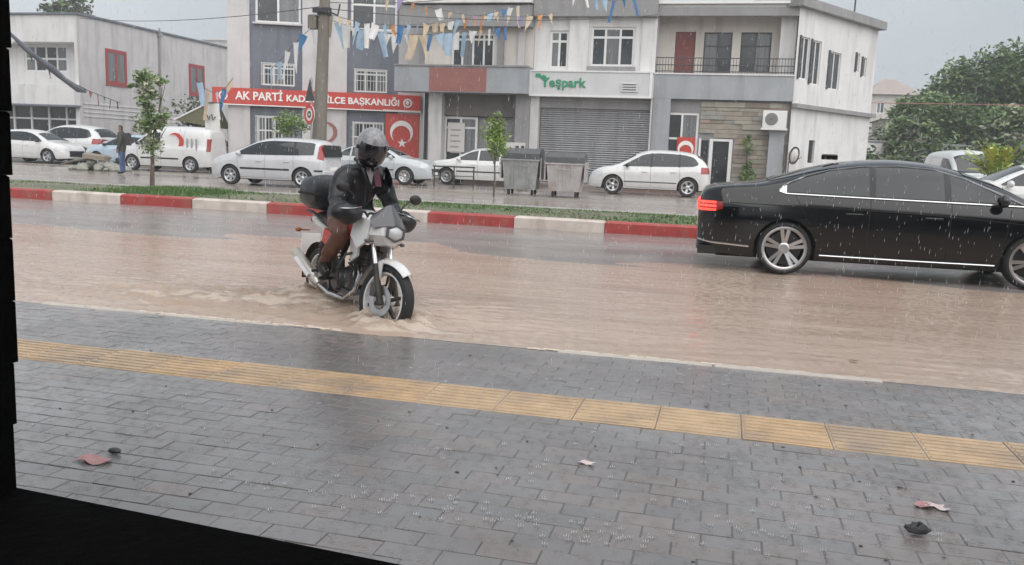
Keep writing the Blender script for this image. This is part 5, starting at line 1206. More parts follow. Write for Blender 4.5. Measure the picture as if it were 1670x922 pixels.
# white minivan
def mpv(name, label, px, py, depth, head, pnt, s=1., group='cars parked along the far side', tail='tail_red'):
    p = at(px, py, depth)
    c = Car(name, label, 'car', (p.x, p.y, 0), head,
      top=[(-1.92, .72), (-1.90, 1.0), (-1.84, 1.22), (-1.74, 1.42), (-1.6, 1.50), (-1.2, 1.54), (-.5, 1.555), (.1, 1.53), (.5, 1.43), (.95, 1.22), (1.3, 1.05), (1.45, 1.0), (1.75, .92), (1.98, .80), (2.08, .66), (2.12, .5)],
      belt=[(-1.92, .70), (-1.85, .95), (-1.4, .99), (0, .965), (.8, .94), (1.3, .91), (1.75, .80), (2.0, .68), (2.12, .46)],
      W=1.72, xf=1.27, xr=-1.22, R=.31, paint=pnt, zb=.22, spokes=6, group=group, k=.24)
    hi = crv([(-1.60, 1.36), (-1.5, 1.40), (-.9, 1.425), (-.2, 1.43), (.3, 1.37), (.7, 1.22), (1.12, .99)]); lo = crv([(-1.60, 1.03), (-.8, 1.0), (0, .985), (1.12, .965)])
    c.side('side_window', -1.58, 1.10, lo, hi, 'glass_dark', nx=30, nz=5)
    for xx in (-.92, .05): c.side('pillar', xx-.035, xx+.035, lo, hi, 'black_plastic', off=.009, nx=2, nz=5)
    c.topp('windscreen', .6, 1.26, .86, 'glass_dark')
    c.seam(-.95, .5, -.93, .98); c.seam(.05, .28, .05, .98); c.seam(.95, .30, 1.02, .94); c.seamh(-.85, .95, .27)
    c.side('side_trim', -.80, .90, .52, .575, 'black_plastic', off=.010, nx=16, nz=1); c.side('side_trim', -1.86, -1.62, .52, .575, 'black_plastic', off=.010, nx=6, nz=1)
    c.handle(-.72, .80, pnt); c.handle(.25, .79, pnt); c.mirror(.92, .98, pnt)
    c.side('tail_light', -1.87, -1.70, [(-1.92, .86), (-1.7, .92)], [(-1.92, 1.38), (-1.75, 1.36), (-1.70, 1.30)], tail, nx=6, nz=8)
    c.lamps(True, .64, .80, .42, 'lamp_clear', .06); c.plate(False, .62)
    MB().cbox(-1.915, -1.865, -.60, .60, .98, 1.36, .03, Matrix.Translation((.0, 0, 0)) @ Matrix.Translation((-1.89, 0, 1.17)) @ Matrix.Rotation(R_(11), 4, 'Y') @ Matrix.Translation((1.89, 0, -1.17))).build('rear_window', MAT['glass_dark'], c.root)
    MB().cbox(-1.97, -1.88, -.76, .76, .30, .56, .03).build('bumper', c.paint, c.root)
    MB().cbox(2.06, 2.13, -.4, .4, .34, .56, .02).build('grille', MAT['black_plastic'], c.root)
    s *= .95; c.root.scale = (s, s, s)
    return c
mpv('white_minivan', 'white minivan with a tall red tail light on the far road left of the rider', 455, 306, 26.6, math.pi+R_(1), 'paint_lilac')
def saloon(name, label, px, py, depth, head, pnt, s=1., group='cars parked along the far side'):
    p = at(px, py, depth)
    c = Car(name, label, 'car', (p.x, p.y, 0), head,
      top=[(-2.2, .72), (-2.17, .92), (-2.0, 1.0), (-1.6, 1.05), (-1.3, 1.14), (-.9, 1.32), (-.5, 1.41), (0, 1.42), (.35, 1.37), (.75, 1.2), (1.08, 1.02), (1.25, .97), (1.7, .91), (2.0, .82), (2.15, .70), (2.2, .52)],
      belt=[(-2.2, .70), (-2.1, .88), (-1.5, .93), (0, .92), (1.1, .89), (1.7, .81), (2.05, .70), (2.2, .48)],
      W=1.70, xf=1.30, xr=-1.28, R=.31, paint=pnt, zb=.22, spokes=8, group=group)
    hi = crv([(-1.22, 1.0), (-.95, 1.19), (-.5, 1.31), (0, 1.33), (.35, 1.26), (.7, 1.1), (.95, .96)]); lo = crv([(-1.22, .98), (-1.0, .945), (.95, .925)])
    c.side('side_window', -1.18, .93, lambda x: lo(x)+.01, lambda x: hi(x)-.008, 'glass_dark', nx=26, nz=5)
    for xx in (-.75, .08): c.side('pillar', xx-.03, xx+.03, lo, hi, pnt, off=.009, nx=2, nz=5)
    c.topp('windscreen', .45, 1.04, .86, 'glass_dark'); c.topp('rear_window', -1.42, -.85, .86, 'glass_dark')
    c.seam(-.75, .4, -.75, .93); c.seam(.08, .28, .08, .93); c.seam(.88, .30, .92, .9); c.side('side_trim', -.85, .9, .50, .545, 'black_plastic', off=.008, nx=16, nz=1)
    c.handle(-.6, .79, pnt); c.handle(.25, .79, pnt); c.mirror(.80, .94, pnt); c.lamps(True, .62, .76, .35, 'lamp_clear', .06); c.lamps(False, .70, .86, .3, 'tail_red')
    c.plate(True, .42); MB().cbox(2.14, 2.21, -.42, .42, .34, .6, .02).build('grille', MAT['black_plastic'], c.root)
    if s != 1: c.root.scale = (s, s, s)
    return c
saloon('white_saloon', 'white saloon parked behind the guard rail and the small bright tree', 790, 303, 33.0, math.pi+R_(2), 'paint_white')
saloon('silver_saloon', 'silver grey car half hidden behind the shoulders of the motorcycle rider', 616, 292, 31.5, R_(2), 'paint_silver')
saloon('white_car', 'white car at the right edge behind the bonnet of the black saloon', 1690, 330, 19, math.pi+R_(1), 'paint_white', s=1.05)
hatch('white_estate', 'white car at the far left with its front end beside the rubble heap', 62, 266, 40.0, 0, 'paint_white')
hatch('white_utility', 'tall white off-road car with a large dark rear side window at far left', 118, 270, 42.0, math.pi, 'paint_white', s=1.16, suv=True)
hatch('pale_blue_car', 'pale blue car behind the person by the citrus tree', 216, 275, 39.5, math.pi, 'paint_ice', s=.95)
hatch('white_compact', 'white compact hatchback parked between the red crescent van and the white minivan', 322, 273, 41.0, math.pi+R_(0), 'paint_white', s=.95)
# van with red crescent
def van(name, label, p, head, pnt, s=1., box=True):
    c = Car(name, label, 'van', (p.x, p.y, 0), head,
      top=[(-2.1, .75), (-2.09, 1.2), (-2.04, 1.62), (-1.95, 1.76), (-1.6, 1.82), (-.6, 1.84), (.2, 1.82), (.55, 1.72), (.95, 1.42), (1.3, 1.13), (1.45, 1.06), (1.75, .98), (1.95, .86), (2.05, .66), (2.08, .5)],
      belt=[(-2.1, .72), (-2.05, 1.0), (-1.5, 1.06), (0, 1.05), (.9, 1.02), (1.35, .97), (1.75, .86), (2.0, .72), (2.08, .46)],
      W=1.76, xf=1.32, xr=-1.30, R=.31, paint=pnt, zb=.22, spokes=6, group='vans in the street', k=.14)
    hi = crv([(.05, 1.55), (.45, 1.52), (.8, 1.34), (1.18, 1.06)]); lo = crv([(.05, 1.09), (1.18, 1.04)])
    c.side('side_window', .05, 1.15, lo, hi, 'glass_dark', nx=16, nz=5); c.topp('windscreen', .62, 1.34, .84, 'glass_dark')
    c.seam(-.0, .28, -.0, 1.6); c.seam(1.0, .30, 1.08, 1.0); c.seam(-1.0, .7, -1.0, 1.65); c.handle(.15, .92, 'black_plastic'); c.mirror(1.0, 1.08, 'black_plastic')
    c.side('side_trim', -.8, .9, .50, .56, 'black_plastic', off=.008, nx=12, nz=1); c.lamps(True, .66, .86, .4, 'lamp_clear', .05); c.side('tail_light', -2.07, -1.96, .85, 1.35, 'tail_red', nx=4, nz=6)
    MB().cbox(2.02, 2.10, -.45, .45, .34, .62, .02).build('grille', MAT['black_plastic'], c.root); MB().cbox(1.95, 2.13, -.78, .78, .26, .46, .03).build('bumper', MAT['black_plastic'], c.root); c.plate(True, .42)
    if s != 1: c.root.scale = (s, s, s)
    return c
vn = van('crescent_van', 'small white van with a red crescent on its side near the citrus tree', at(283, 275, 35.5), math.pi+R_(2), 'paint_white')
m_ = MB(); crescent(m_, 0, 0, .36, 0, t=.012, ang=math.pi, k=.78, off=.3)
o = m_.build('crescent', MAT['sign_red'], vn.root); o.location = (-.65, vn.y(-.65, 1.1)+.02, 1.2); o.rotation_euler = (0, 0, math.pi)
# visible side is the van's right after the half turn: put a crescent on both flanks
o2 = o.copy(); col.objects.link(o2); o2.location = (-.65, -vn.y(-.65, 1.1)-.02, 1.2); o2.rotation_euler = (0, 0, 0)
m_ = MB()
for k in range(3): m_.box(-1.62+k*.2, -1.55+k*.2, vn.y(-1.4, 1.0)+.004, vn.y(-1.4, 1.0)+.012, .75, 1.35)
m_.build('print', MAT['print_grey'], vn.root)
vp = at(1572, 300, 30.0); van('white_van', 'white van facing the street under the big trees right of the corner house', vp, R_(-90+6), 'paint_white2', s=1.08)
# ================================================================== PEOPLE
FOLD = 1.0
def skin_mesh(name, joints, bones, mats, pick, sub=2):
    """joints: {key: (pos, radius)}; one continuous surface grown over the bones"""
    keys = list(joints); me = bpy.data.meshes.new(name); me.from_pydata([joints[k][0] for k in keys], [(keys.index(a), keys.index(b)) for a, b in bones], [])
    o = bpy.data.objects.new(name, me); col.objects.link(o); md = o.modifiers.new('skin', 'SKIN'); md.use_smooth_shade = True
    for i, k in enumerate(keys):
        r = joints[k][1]; sv = me.skin_vertices[0].data[i]; sv.radius = r if hasattr(r, '__len__') else (r, r); sv.use_root = (i == 0)
    sb = o.modifiers.new('sub', 'SUBSURF'); sb.levels = sub; sb.render_levels = sub
    dg = bpy.context.evaluated_depsgraph_get(); dg.update(); ev = o.evaluated_get(dg); m2 = bpy.data.meshes.new_from_object(ev)
    m2.name = name; m2.materials.clear()
    for m in mats: m2.materials.append(m)
    for p in m2.polygons: p.material_index = pick(p.center); p.use_smooth = True
    bpy.data.objects.remove(o); bpy.data.meshes.remove(me)
    for v in m2.vertices:                                              # cloth folds
        n = (1-abs(mn.noise(Vector((v.co.x*7, v.co.y*7, v.co.z*11))))*2)*.010*FOLD+mn.noise(v.co*24)*.005*FOLD; v.co += v.normal*n
    return m2
mk('jacket', (.009, .009, .013), .4, var=.35, scale=9, bump=.004, bscale=26)
mk('shirt', (.19, .17, .185), .7, var=.2); mk('maroon', (.085, .018, .035), .7, var=.2)
mk('trousers', (.13, .055, .035), .55, var=.35, scale=9, bump=.003, bscale=26); mk('jeans_dark', (.022, .022, .026), .55, var=.3, scale=8)
mk('skin_tone', (.26, .14, .095), .5, var=.1, scale=10); mk('boot', (.014, .012, .011), .45, var=.2)
mk('helmet_grey', (.23, .225, .24), .3, var=.5, scale=55, coat=.7); mk('visor', (.01, .009, .012), .08, var=.1, coat=.6)
mk('moto_white', (.70, .70, .71), .25, var=.06, coat=.7, stain=(.42, .33, .26), sstretch=(1, 1, 1), sscale=9, samt=.35); mk('moto_blue', (.03, .06, .20), .3, var=.1, coat=.5); mk('smoke', (.085, .085, .095), .15, var=.15, coat=.3)
mk('engine', (.10, .10, .105), .45, metal=.7, var=.3, scale=16, stain=(.16, .11, .07), sstretch=(1, 1, 1), sscale=7, samt=.6); mk('muddy_black', (.02, .018, .017), .5, var=.3, scale=14, stain=(.13, .09, .06), sstretch=(1, 1, 1), sscale=8, samt=.5)
mk('silencer', (.55, .52, .46), .3, metal=.6, var=.2, scale=10)
# ---- motorcycle ----------------------------------------------------------
ZR = -.12
hd = math.atan2(BF.y-BR.y, BF.x-BR.x)+R_(0); mid = (BF+BR)/2+Vector((-.07, .01, 0)); BSC = .935
bike = thing('motorcycle', 'white and black motorcycle with a top box ploughing through the brown flood water', 'motorcycle', (mid.x, mid.y, ZR), hd)
bike.rotation_euler = (R_(-3.5), 0, hd); bike.scale = (BSC,)*3
AX_F = Vector((.62, 0, .295)); AX_R = Vector((-.62, 0, .295)); HEADT = Vector((.36, 0, .93)); sa_ = (HEADT-AX_F).normalized()
ST = Matrix.Translation(HEADT) @ Matrix.Rotation(R_(15), 4, sa_) @ Matrix.Translation(-HEADT)
def bp(mb, name, mat, steer=False, parent=None, smooth=45, label=None):
    if steer: mb.v = [tuple(ST @ Vector(v)) for v in mb.v]
    o = mb.build(name, MAT[mat], parent or bike, smooth=smooth)
    if label: o['label'] = label
    return o
def wheel2(ax, wd, steer, discs):
    T = Matrix.Translation(ax) @ YAX; h = wd/2; R = .295
    m_ = MB(); m_.lathe([(.225, -h*.75), (.25, -h), (.272, -h*.95), (.288, -h*.6), (R, -h*.2), (R, h*.2), (.288, h*.6), (.272, h*.95), (.25, h), (.225, h*.75), (.225, -h*.75)], 40, T); w_ = bp(m_, 'wheel', 'rubber', steer)
    m_ = MB(); m_.lathe([(.226, -h*.72), (.233, -h*.8), (.215, -h*.78), (.205, -h*.3), (.205, h*.3), (.215, h*.78), (.233, h*.8), (.226, h*.72)], 40, T); m_.lathe([(.0, -.06), (.045, -.06), (.05, 0), (.045, .06), (0, .06)], 16, T)
    bp(m_, 'rim', 'moto_white', steer, w_)
    for k in range(6):
        m_ = MB(); a = k*math.pi/3+.3; d = Vector((math.cos(a), 0, math.sin(a))); s = Vector((-d.z, 0, d.x))*.014; y = Vector((0, .014, 0))
        p0, p1 = ax+d*.04, ax+d*.21; m_.add([p0-s-y, p0+s-y, p1+s*.8-y, p1-s*.8-y, p0-s+y, p0+s+y, p1+s*.8+y, p1-s*.8+y], [(0, 1, 2, 3), (7, 6, 5, 4), (0, 4, 5, 1), (2, 6, 7, 3), (1, 5, 6, 2), (0, 3, 7, 4)]); bp(m_, 'spoke', 'muddy_black', steer, w_, smooth=None)
    for y in discs: m_ = MB(); m_.lathe([(.07, y-.003), (.125, y-.003), (.125, y+.003), (.07, y+.003), (.07, y-.003)], 28, T); bp(m_, 'brake_disc', 'alloy', steer, w_)
wheel2(AX_F, .10, True, (-.065,)); wheel2(AX_R, .12, False, ())
up = sa_
for s in (-1, 1):
    b = AX_F+Vector((.02, s*.085, .0)); t = b+up*.70
    m_ = MB(); m_.tube([b-up*.03, b+up*.05, b+up*.30], [.03, .027, .025], 12); bp(m_, 'fork_leg', 'muddy_black', True)
    m_ = MB(); m_.tube([b+up*.30, t], .018, 10); bp(m_, 'fork_tube', 'chrome', True)
m_ = MB(); m_.tube([AX_F+Vector((0, -.1, 0)), AX_F+Vector((0, .1, 0))], .014, 8); m_.cbox(AX_F.x-.10, AX_F.x-.04, -.095, -.045, .32, .43, .01); bp(m_, 'brake_caliper', 'engine', True)
# front mudguard
m_ = MB()
def fend(u, v):
    a = R_(165-118*u); w_ = (v-.5)*2; wd = .075*(1-.35*abs(u-.5)*2*(1 if u > .5 else .3)); r = .335-.035*w_*w_
    return AX_F+Vector((math.cos(a)*r, w_*wd, math.sin(a)*r))
m_.grid(fend, 18, 8); m_.grid(lambda u, v: fend(u, v)*1+Vector((0, 0, -.006)), 18, 8); bp(m_, 'front_mudguard', 'moto_white', True)
m_ = MB()
for s in (-1, 1): m_.prism([(AX_F.x-.10, AX_F.z+.28), (AX_F.x-.02, AX_F.z+.32), (AX_F.x-.02, AX_F.z+.14), (AX_F.x-.08, AX_F.z+.12)], s*.075-.006, s*.075+.006)
bp(m_, 'mudguard_stay', 'moto_white', True)
# headlight fairing
HC = Vector((.50, 0, .835))
def ring8(x, w, z0, z1, k=.55): return [(x, -w*k, z0), (x, w*k, z0), (x, w, z0+(z1-z0)*.35), (x-.01, w*.96, z0+(z1-z0)*.72), (x-.03, w*.55, z1), (x-.03, -w*.55, z1), (x-.01, -w*.96, z0+(z1-z0)*.72), (x, -w, z0+(z1-z0)*.35)]
m_ = MB(); rg8 = [ring8(.605, .075, .76, .90, .35), ring8(.585, .125, .735, .925, .35), ring8(.52, .16, .715, .945), ring8(.42, .175, .72, .95), ring8(.34, .13, .74, .93)]
m_.add([p for r in rg8 for p in r], [(j*8+i, j*8+(i+1) % 8, (j+1)*8+(i+1) % 8, (j+1)*8+i) for j in range(4) for i in range(8)]+[tuple(range(8)), tuple(range(39, 31, -1))]); fa = bp(m_, 'fairing', 'moto_white', True, smooth=28)
for s in (-1, 1):
    m_ = MB(); m_.prism([(.50, .90), (.48, .74), (.38, .67), (.28, .76), (.30, .88), (.38, .92)], s*.165-.012, s*.165+.012, Matrix.Translation((0, 0, 0)) ); bp(m_, 'fairing_wing', 'moto_white', True)
RX = Matrix.Rotation(R_(90), 4, 'Y')
m_ = MB(); m_.lathe([(0, .03), (.04, .026), (.068, .008), (.073, 0)], 6, Matrix.Translation(HC+Vector((.105, 0, -.005))) @ RX @ Matrix.Diagonal((.8, 1.2, 1, 1))); bp(m_, 'headlight', 'lamp_clear', True)
m_ = MB(); m_.lathe([(.072, 0), (.09, 0), (.09, .012), (.072, .012), (.072, 0)], 6, Matrix.Translation(HC+Vector((.103, 0, -.005))) @ RX @ Matrix.Diagonal((.8, 1.2, 1, 1))); bp(m_, 'headlight_rim', 'smoke', True)
m_ = MB(); m_.grid(lambda u, v: Vector((.615-.10*v-.07*(2*u-1)**2, (u-.5)*.37*(1-.45*v**3), .885+.165*v-.03*(2*u-1)**2-.06*v*(2*u-1)**2)), 14, 10); m_.grid(lambda u, v: Vector((.607-.10*v-.07*(2*u-1)**2, (u-.5)*.37*(1-.45*v**3), .883+.165*v-.03*(2*u-1)**2-.06*v*(2*u-1)**2)), 14, 10); bp(m_, 'windscreen', 'smoke', True)
for s in (-1, 1):
    m_ = MB(); m_.tube([(.49, s*.11, .745), (.50, s*.17, .745)], .007, 6); m_.ell((.50, s*.185, .745), (.022, .026, .016), 10, 8); bp(m_, 'indicator', 'smoke', True)
def dn(m_, d=-.085):
    m_.v = [(x, y, z+d) for x, y, z in m_.v]; return m_
# handlebar, grips, levers, hand muffs, mirrors
m_ = MB(); m_.tube([(.31, -.36, 1.035), (.32, -.26, 1.05), (.37, -.14, 1.05), (.385, -.08, .985), (.385, .08, .985), (.37, .14, 1.05), (.32, .26, 1.05), (.31, .36, 1.035)], .012, 8); bp(dn(m_), 'handlebar', 'dark_steel', True)
m_ = MB(); m_.cbox(.34, .44, -.09, .09, .985, 1.055, .015); bp(dn(m_), 'instrument_panel', 'black_plastic', True)
for s in (-1, 1):
    m_ = MB(); m_.tube([(.31, s*.37, 1.034), (.316, s*.25, 1.048)], .018, 10); bp(dn(m_), 'grip', 'rubber', True)
    m_ = MB(); m_.tube([(.35, s*.24, 1.045), (.395, s*.27, 1.04), (.385, s*.37, 1.025)], .007, 6); bp(dn(m_), 'lever', 'alloy', True)
    m_ = MB(); m_.ell((.345, s*.30, 1.02), (.10, .135, .085), 18, 12, Matrix.Rotation(R_(s*14), 3, 'Z')); m_.v = [(x, y, z-.02*math.sin(y*40)*.5) for x, y, z in m_.v]; bp(dn(m_), 'hand_muff', 'jacket', True, label='padded black hand muff')
    m_ = MB(); m_.tube([(.375, s*.19, 1.085), (.425, s*.25, 1.075), (.438, s*.33, 1.06), (.41, s*.42, 1.045)], .007, 6); bp(dn(m_), 'muff_piping', 'chrome', True)
    m_ = MB(); m_.tube([(.345, s*.21, 1.05), (.37, s*.27, 1.16), (.36, s*.34, 1.20)], .007, 6); bp(dn(m_), 'mirror_stalk', 'black_plastic', True)
    m_ = MB(); m_.ell((.36, s*.385, 1.215), (.025, .065, .042), 14, 10); bp(dn(m_), 'mirror', 'black_plastic', True)
# tank, seat, side panels, tail
def loft(secs, n=14):
    m_ = MB(); vs = []
    for x, hw, zb, zt in secs:
        for i in range(n): a = 2*math.pi*i/n; ca, s_ = math.cos(a), math.sin(a); vs.append((x, hw*math.copysign(abs(ca)**.75, ca), (zb+zt)/2+(zt-zb)/2*math.copysign(abs(s_)**.75, s_)))
    k = len(secs); m_.add(vs, [(j*n+i, j*n+(i+1) % n, (j+1)*n+(i+1) % n, (j+1)*n+i) for j in range(k-1) for i in range(n)]+[tuple(range(n)), tuple(range((k-1)*n, k*n))]); return m_
bp(loft([(.33, .05, .82, .92), (.28, .11, .74, .965), (.15, .145, .70, .985), (0, .135, .72, .96), (-.1, .10, .74, .90), (-.14, .08, .76, .85)]), 'tank', 'moto_white')
for s in (-1, 1):
    m_ = MB(); m_.prism([(.30, .86), (.10, .93), (.0, .90), (.12, .78), (.28, .72)], s*.145-.006, s*.142+.006); bp(m_, 'tank_decal', 'sign_red')
    m_ = MB(); m_.prism([(.14, .79), (.02, .89), (-.06, .84), (.05, .74)], s*.139-.006, s*.139+.006); bp(m_, 'tank_decal', 'moto_blue')
    m_ = MB(); m_.prism([(.36, .80), (.20, .74), (.22, .56), (.34, .62)], s*.135-.01, s*.135+.01); bp(m_, 'radiator_shroud', 'moto_white')
    m_ = MB(); m_.prism([(-.05, .72), (-.38, .78), (-.42, .66), (-.12, .56)], s*.115-.01, s*.115+.01); bp(m_, 'side_panel', 'sign_red' if s < 0 else 'moto_white', label='red side panel' if s < 0 else None)
bp(loft([(-.10, .10, .76, .84), (-.25, .14, .76, .85), (-.45, .13, .79, .89), (-.62, .10, .83, .91), (-.70, .06, .85, .89)]), 'seat', 'muddy_black')
bp(loft([(-.40, .09, .70, .80), (-.60, .10, .74, .84), (-.78, .08, .79, .86), (-.86, .05, .81, .84)]), 'tail_cowl', 'moto_white')
m_ = MB(); m_.ell((-.87, 0, .815), (.03, .055, .035), 12, 8); bp(m_, 'tail_light', 'tail_red')
m_ = MB(); m_.grid(lambda u, v: AX_R+Vector((math.cos(R_(60+125*u))*.335, (v-.5)*.15, math.sin(R_(60+125*u))*.335)), 14, 4); m_.grid(lambda u, v: AX_R+Vector((math.cos(R_(60+125*u))*.329, (v-.5)*.15, math.sin(R_(60+125*u))*.329)), 14, 4); bp(m_, 'rear_mudguard', 'muddy_black')
m_ = MB(); m_.cbox(-.975, -.965, -.09, .09, .50, .68, .004); bp(m_, 'number_plate', 'lettering_white')
# frame, engine, exhaust, swingarm, shocks, pegs
m_ = MB(); m_.tube([HEADT, (.30, 0, .70), (.26, 0, .40), (.05, 0, .27), (-.2, 0, .30), (-.25, 0, .55), (-.1, 0, .74)], .022, 8); m_.tube([HEADT, (0, 0, .76), (-.35, 0, .76), (-.7, 0, .84)], .022, 8); bp(m_, 'frame', 'black_plastic')
m_ = MB(); m_.cbox(-.16, .16, -.11, .11, .27, .46, .03); m_.lathe([(0, -.145), (.085, -.145), (.10, -.12), (.10, .12), (.085, .145), (0, .145)], 24, Matrix.Translation((-.06, 0, .38)) @ YAX); bp(m_, 'engine', 'engine')
mt_ = Matrix.Translation((.13, 0, .52)) @ Matrix.Rotation(R_(22), 4, 'Y')
for k in range(6): m_ = MB(); m_.cbox(-.075, .075, -.085, .085, -.09+k*.033, -.078+k*.033, .004, mt_); bp(m_, 'cooling_fin', 'engine', smooth=None)
m_ = MB(); m_.cbox(-.055, .055, -.065, .065, -.10, .10, .01, mt_); m_.cbox(-.06, .06, -.07, .07, .11, .17, .02, mt_); bp(m_, 'cylinder', 'engine')
m_ = MB(); m_.tube([(.20, -.05, .52), (.29, -.08, .46), (.27, -.11, .33), (.12, -.13, .24), (-.15, -.15, .24), (-.35, -.17, .30)], .019, 8); bp(m_, 'exhaust_pipe', 'chrome')
m_ = MB(); m_.tube([(-.33, -.17, .295), (-.40, -.175, .33), (-.72, -.19, .47), (-.84, -.195, .525)], [.024, .046, .05, .042], 14); sl_ = bp(m_, 'silencer', 'silencer')
m_ = MB(); m_.tube([(-.42, -.222, .35), (-.70, -.24, .475)], [.022, .022], 8); bp(m_, 'heat_shield', 'moto_white', parent=sl_)
for s in (-1, 1):
    m_ = MB(); m_.tube([(-.18, s*.09, .38), (-.62, s*.085, .295)], .02, 8); bp(m_, 'swingarm', 'muddy_black')
    m_ = MB(); m_.tube([(-.55, s*.10, .34), (-.42, s*.10, .74)], .014, 8); 
    for k in range(9): m_.lathe([(.022, -.008), (.032, 0), (.022, .008)], 10, Matrix.Translation((-.535+.0105*k, s*.10, .39+.0325*k)))
    bp(m_, 'shock_absorber', 'sign_red' if False else 'engine')
    m_ = MB(); m_.tube([(-.12, s*.10, .375), (-.12, s*.26, .375)], .013, 8); m_.tube([(-.36, s*.12, .42), (-.38, s*.22, .40)], .012, 8); bp(m_, 'footpeg', 'dark_steel')
    m_ = MB(); m_.tube([(.26, 0, .66), (.25, s*.20, .62), (.20, s*.235, .50), (.18, s*.22, .36), (.16, s*.06, .30)], .012, 8); bp(m_, 'crash_bar', 'dark_steel')
    m_ = MB(); m_.tube([(-.62, s*.06, .86), (-.9, s*.08, .90)], .012, 6); m_.tube([(-.30, s*.13, .80), (-.62, s*.14, .90), (-.86, s*.1, .90)], .012, 6); bp(m_, 'luggage_rack', 'dark_steel')
    m_ = MB(); m_.tube([(-.82, s*.08, .72), (-.83, s*.16, .72)], .007, 6); m_.ell((-.835, s*.18, .72), (.026, .03, .02), 10, 8); bp(m_, 'indicator', 'amber')
# top box
tb_ = loft([(-.44, .15, .95, 1.15), (-.47, .20, .925, 1.205), (-.62, .215, .91, 1.235), (-.80, .205, .915, 1.22), (-.86, .17, .94, 1.17)], 22); tbx = bp(tb_, 'top_box', 'muddy_black', label='rounded black top box')
tbx.data.materials[0] = MAT['jacket']
m_ = MB(); m_.tube([(-.435, -.15, 1.06), (-.48, -.205, 1.06), (-.62, -.222, 1.06), (-.8, -.21, 1.06), (-.865, -.17, 1.06), (-.865, .17, 1.06), (-.8, .21, 1.06), (-.62, .222, 1.06)], .010, 6); bp(m_, 'lid_seam', 'liner', parent=tbx)
# ---- rider ---------------------------------------------------------------
def hp_(s): return ST @ Vector((.305, s*.31, .96))
J = {'pel': ((-.17, 0, .90), (.155, .125)), 'sp': ((-.15, 0, 1.04), (.15, .125)), 'ch': ((-.02, 0, 1.18), (.185, .15)), 'nb': ((.07, 0, 1.30), (.11, .09)), 'nk': ((.125, 0, 1.385), (.058, .058)), 'hd': ((.165, 0, 1.475), (.085, .09)), 'ht': ((.16, 0, 1.55), (.06, .07))}
for s, n in ((1, 'l'), (-1, 'r')):
    h = hp_(s)
    sh_ = Vector((.045, s*.168, 1.27)); el = (sh_+h)/2+Vector((-.055, s*.035, -.10))
    J['sh'+n] = (tuple(sh_), .085); J['ua'+n] = (tuple(sh_.lerp(el, .5)), .080); J['el'+n] = (tuple(el), .068); J['fa'+n] = (tuple(el.lerp(h, .5)), .056); J['wr'+n] = (tuple(el.lerp(h, .86)), .040); J['ha'+n] = (tuple(h+Vector((-.005, 0, .012))), .034)
    J['hip'+n] = ((-.10, s*.115, .855), .108); J['th'+n] = ((.05, s*.18, .83), .098); J['kn'+n] = ((.19, s*.215, .775), .074); J['ca'+n] = ((-.01, s*.215, .625), .066); J['an'+n] = ((-.19, s*.195, .48), .047); J['hl'+n] = ((-.235, s*.195, .435), .047); J['to'+n] = ((-.06, s*.215, .40), .038)
Bn = [('pel', 'sp'), ('sp', 'ch'), ('ch', 'nb'), ('nb', 'nk'), ('nk', 'hd'), ('hd', 'ht')]
for n in 'lr': Bn += [('ch', 'sh'+n), ('sh'+n, 'ua'+n), ('ua'+n, 'el'+n), ('el'+n, 'fa'+n), ('fa'+n, 'wr'+n), ('wr'+n, 'ha'+n), ('pel', 'hip'+n), ('hip'+n, 'th'+n), ('th'+n, 'kn'+n), ('kn'+n, 'ca'+n), ('ca'+n, 'an'+n), ('an'+n, 'hl'+n), ('an'+n, 'to'+n)]
def pk(c):
    if c.z > 1.42 and abs(c.y) < .12: return 1
    if c.z > 1.12: return 0
    if c.z > .90: return 0
    if c.z < .515 and c.x < .1: return 3
    if c.z > .93 and c.x > .1: return 0
    return 2
rm = skin_mesh('body', J, Bn, [MAT['jacket'], MAT['skin_tone'], MAT['trousers'], MAT['boot']], pk, 3)
rider = thing('person', 'motorcycle rider in a dark wet jacket, brown trousers and grey helmet, looking down', 'person', (mid.x, mid.y, ZR), hd); rider.rotation_euler = bike.rotation_euler; rider.scale = bike.scale
bo = obj('body', rm, rider)
def rp2(mb, name, mat, smooth=50, par=None): return mb.build(name, MAT[mat], par or rider, smooth=smooth)
# helmet: open face with peak and dark visor, head bowed and turned a little
HM = Matrix.Translation((.165, 0, 1.485)) @ Matrix.Rotation(R_(-4), 4, 'Z') @ Matrix.Rotation(R_(22), 4, 'Y')
m_ = MB(); nu, nv = 28, 18
def hel(th, ph, r=1.0): return HM @ Vector((.148*r*math.sin(ph)*math.cos(th), .128*r*math.sin(ph)*math.sin(th), .172*r*math.cos(ph)))
vs = [hel(2*math.pi*i/nu, math.pi*.80*j/nv) for j in range(nv+1) for i in range(nu)]
fs = []
for j in range(nv):
    for i in range(nu):
        th = 2*math.pi*(i+.5)/nu; th = th if th < math.pi else th-2*math.pi; ph = math.pi*.80*(j+.5)/nv
        if abs(th) < R_(62) and ph > R_(68): continue
        fs.append((j*nu+i, j*nu+(i+1) % nu, (j+1)*nu+(i+1) % nu, (j+1)*nu+i))
m_.add(vs, fs); he = rp2(m_, 'helmet', 'helmet_grey')
m_ = MB(); m_.grid(lambda u, v: hel(R_(-70+140*u), R_(66+56*v), 1.03), 18, 8); rp2(m_, 'visor', 'visor', par=he)
m_ = MB(); m_.grid(lambda u, v: hel(R_(-72+144*u), R_(58+8*v), 1.045), 18, 2); rp2(m_, 'visor_band', 'helmet_grey', par=he)
m_ = MB(); m_.tube([hel(R_(-75+150*t), R_(140), 1.0) for t in [i/12 for i in range(13)]], .016, 6); rp2(m_, 'chin_bar', 'visor', par=he)
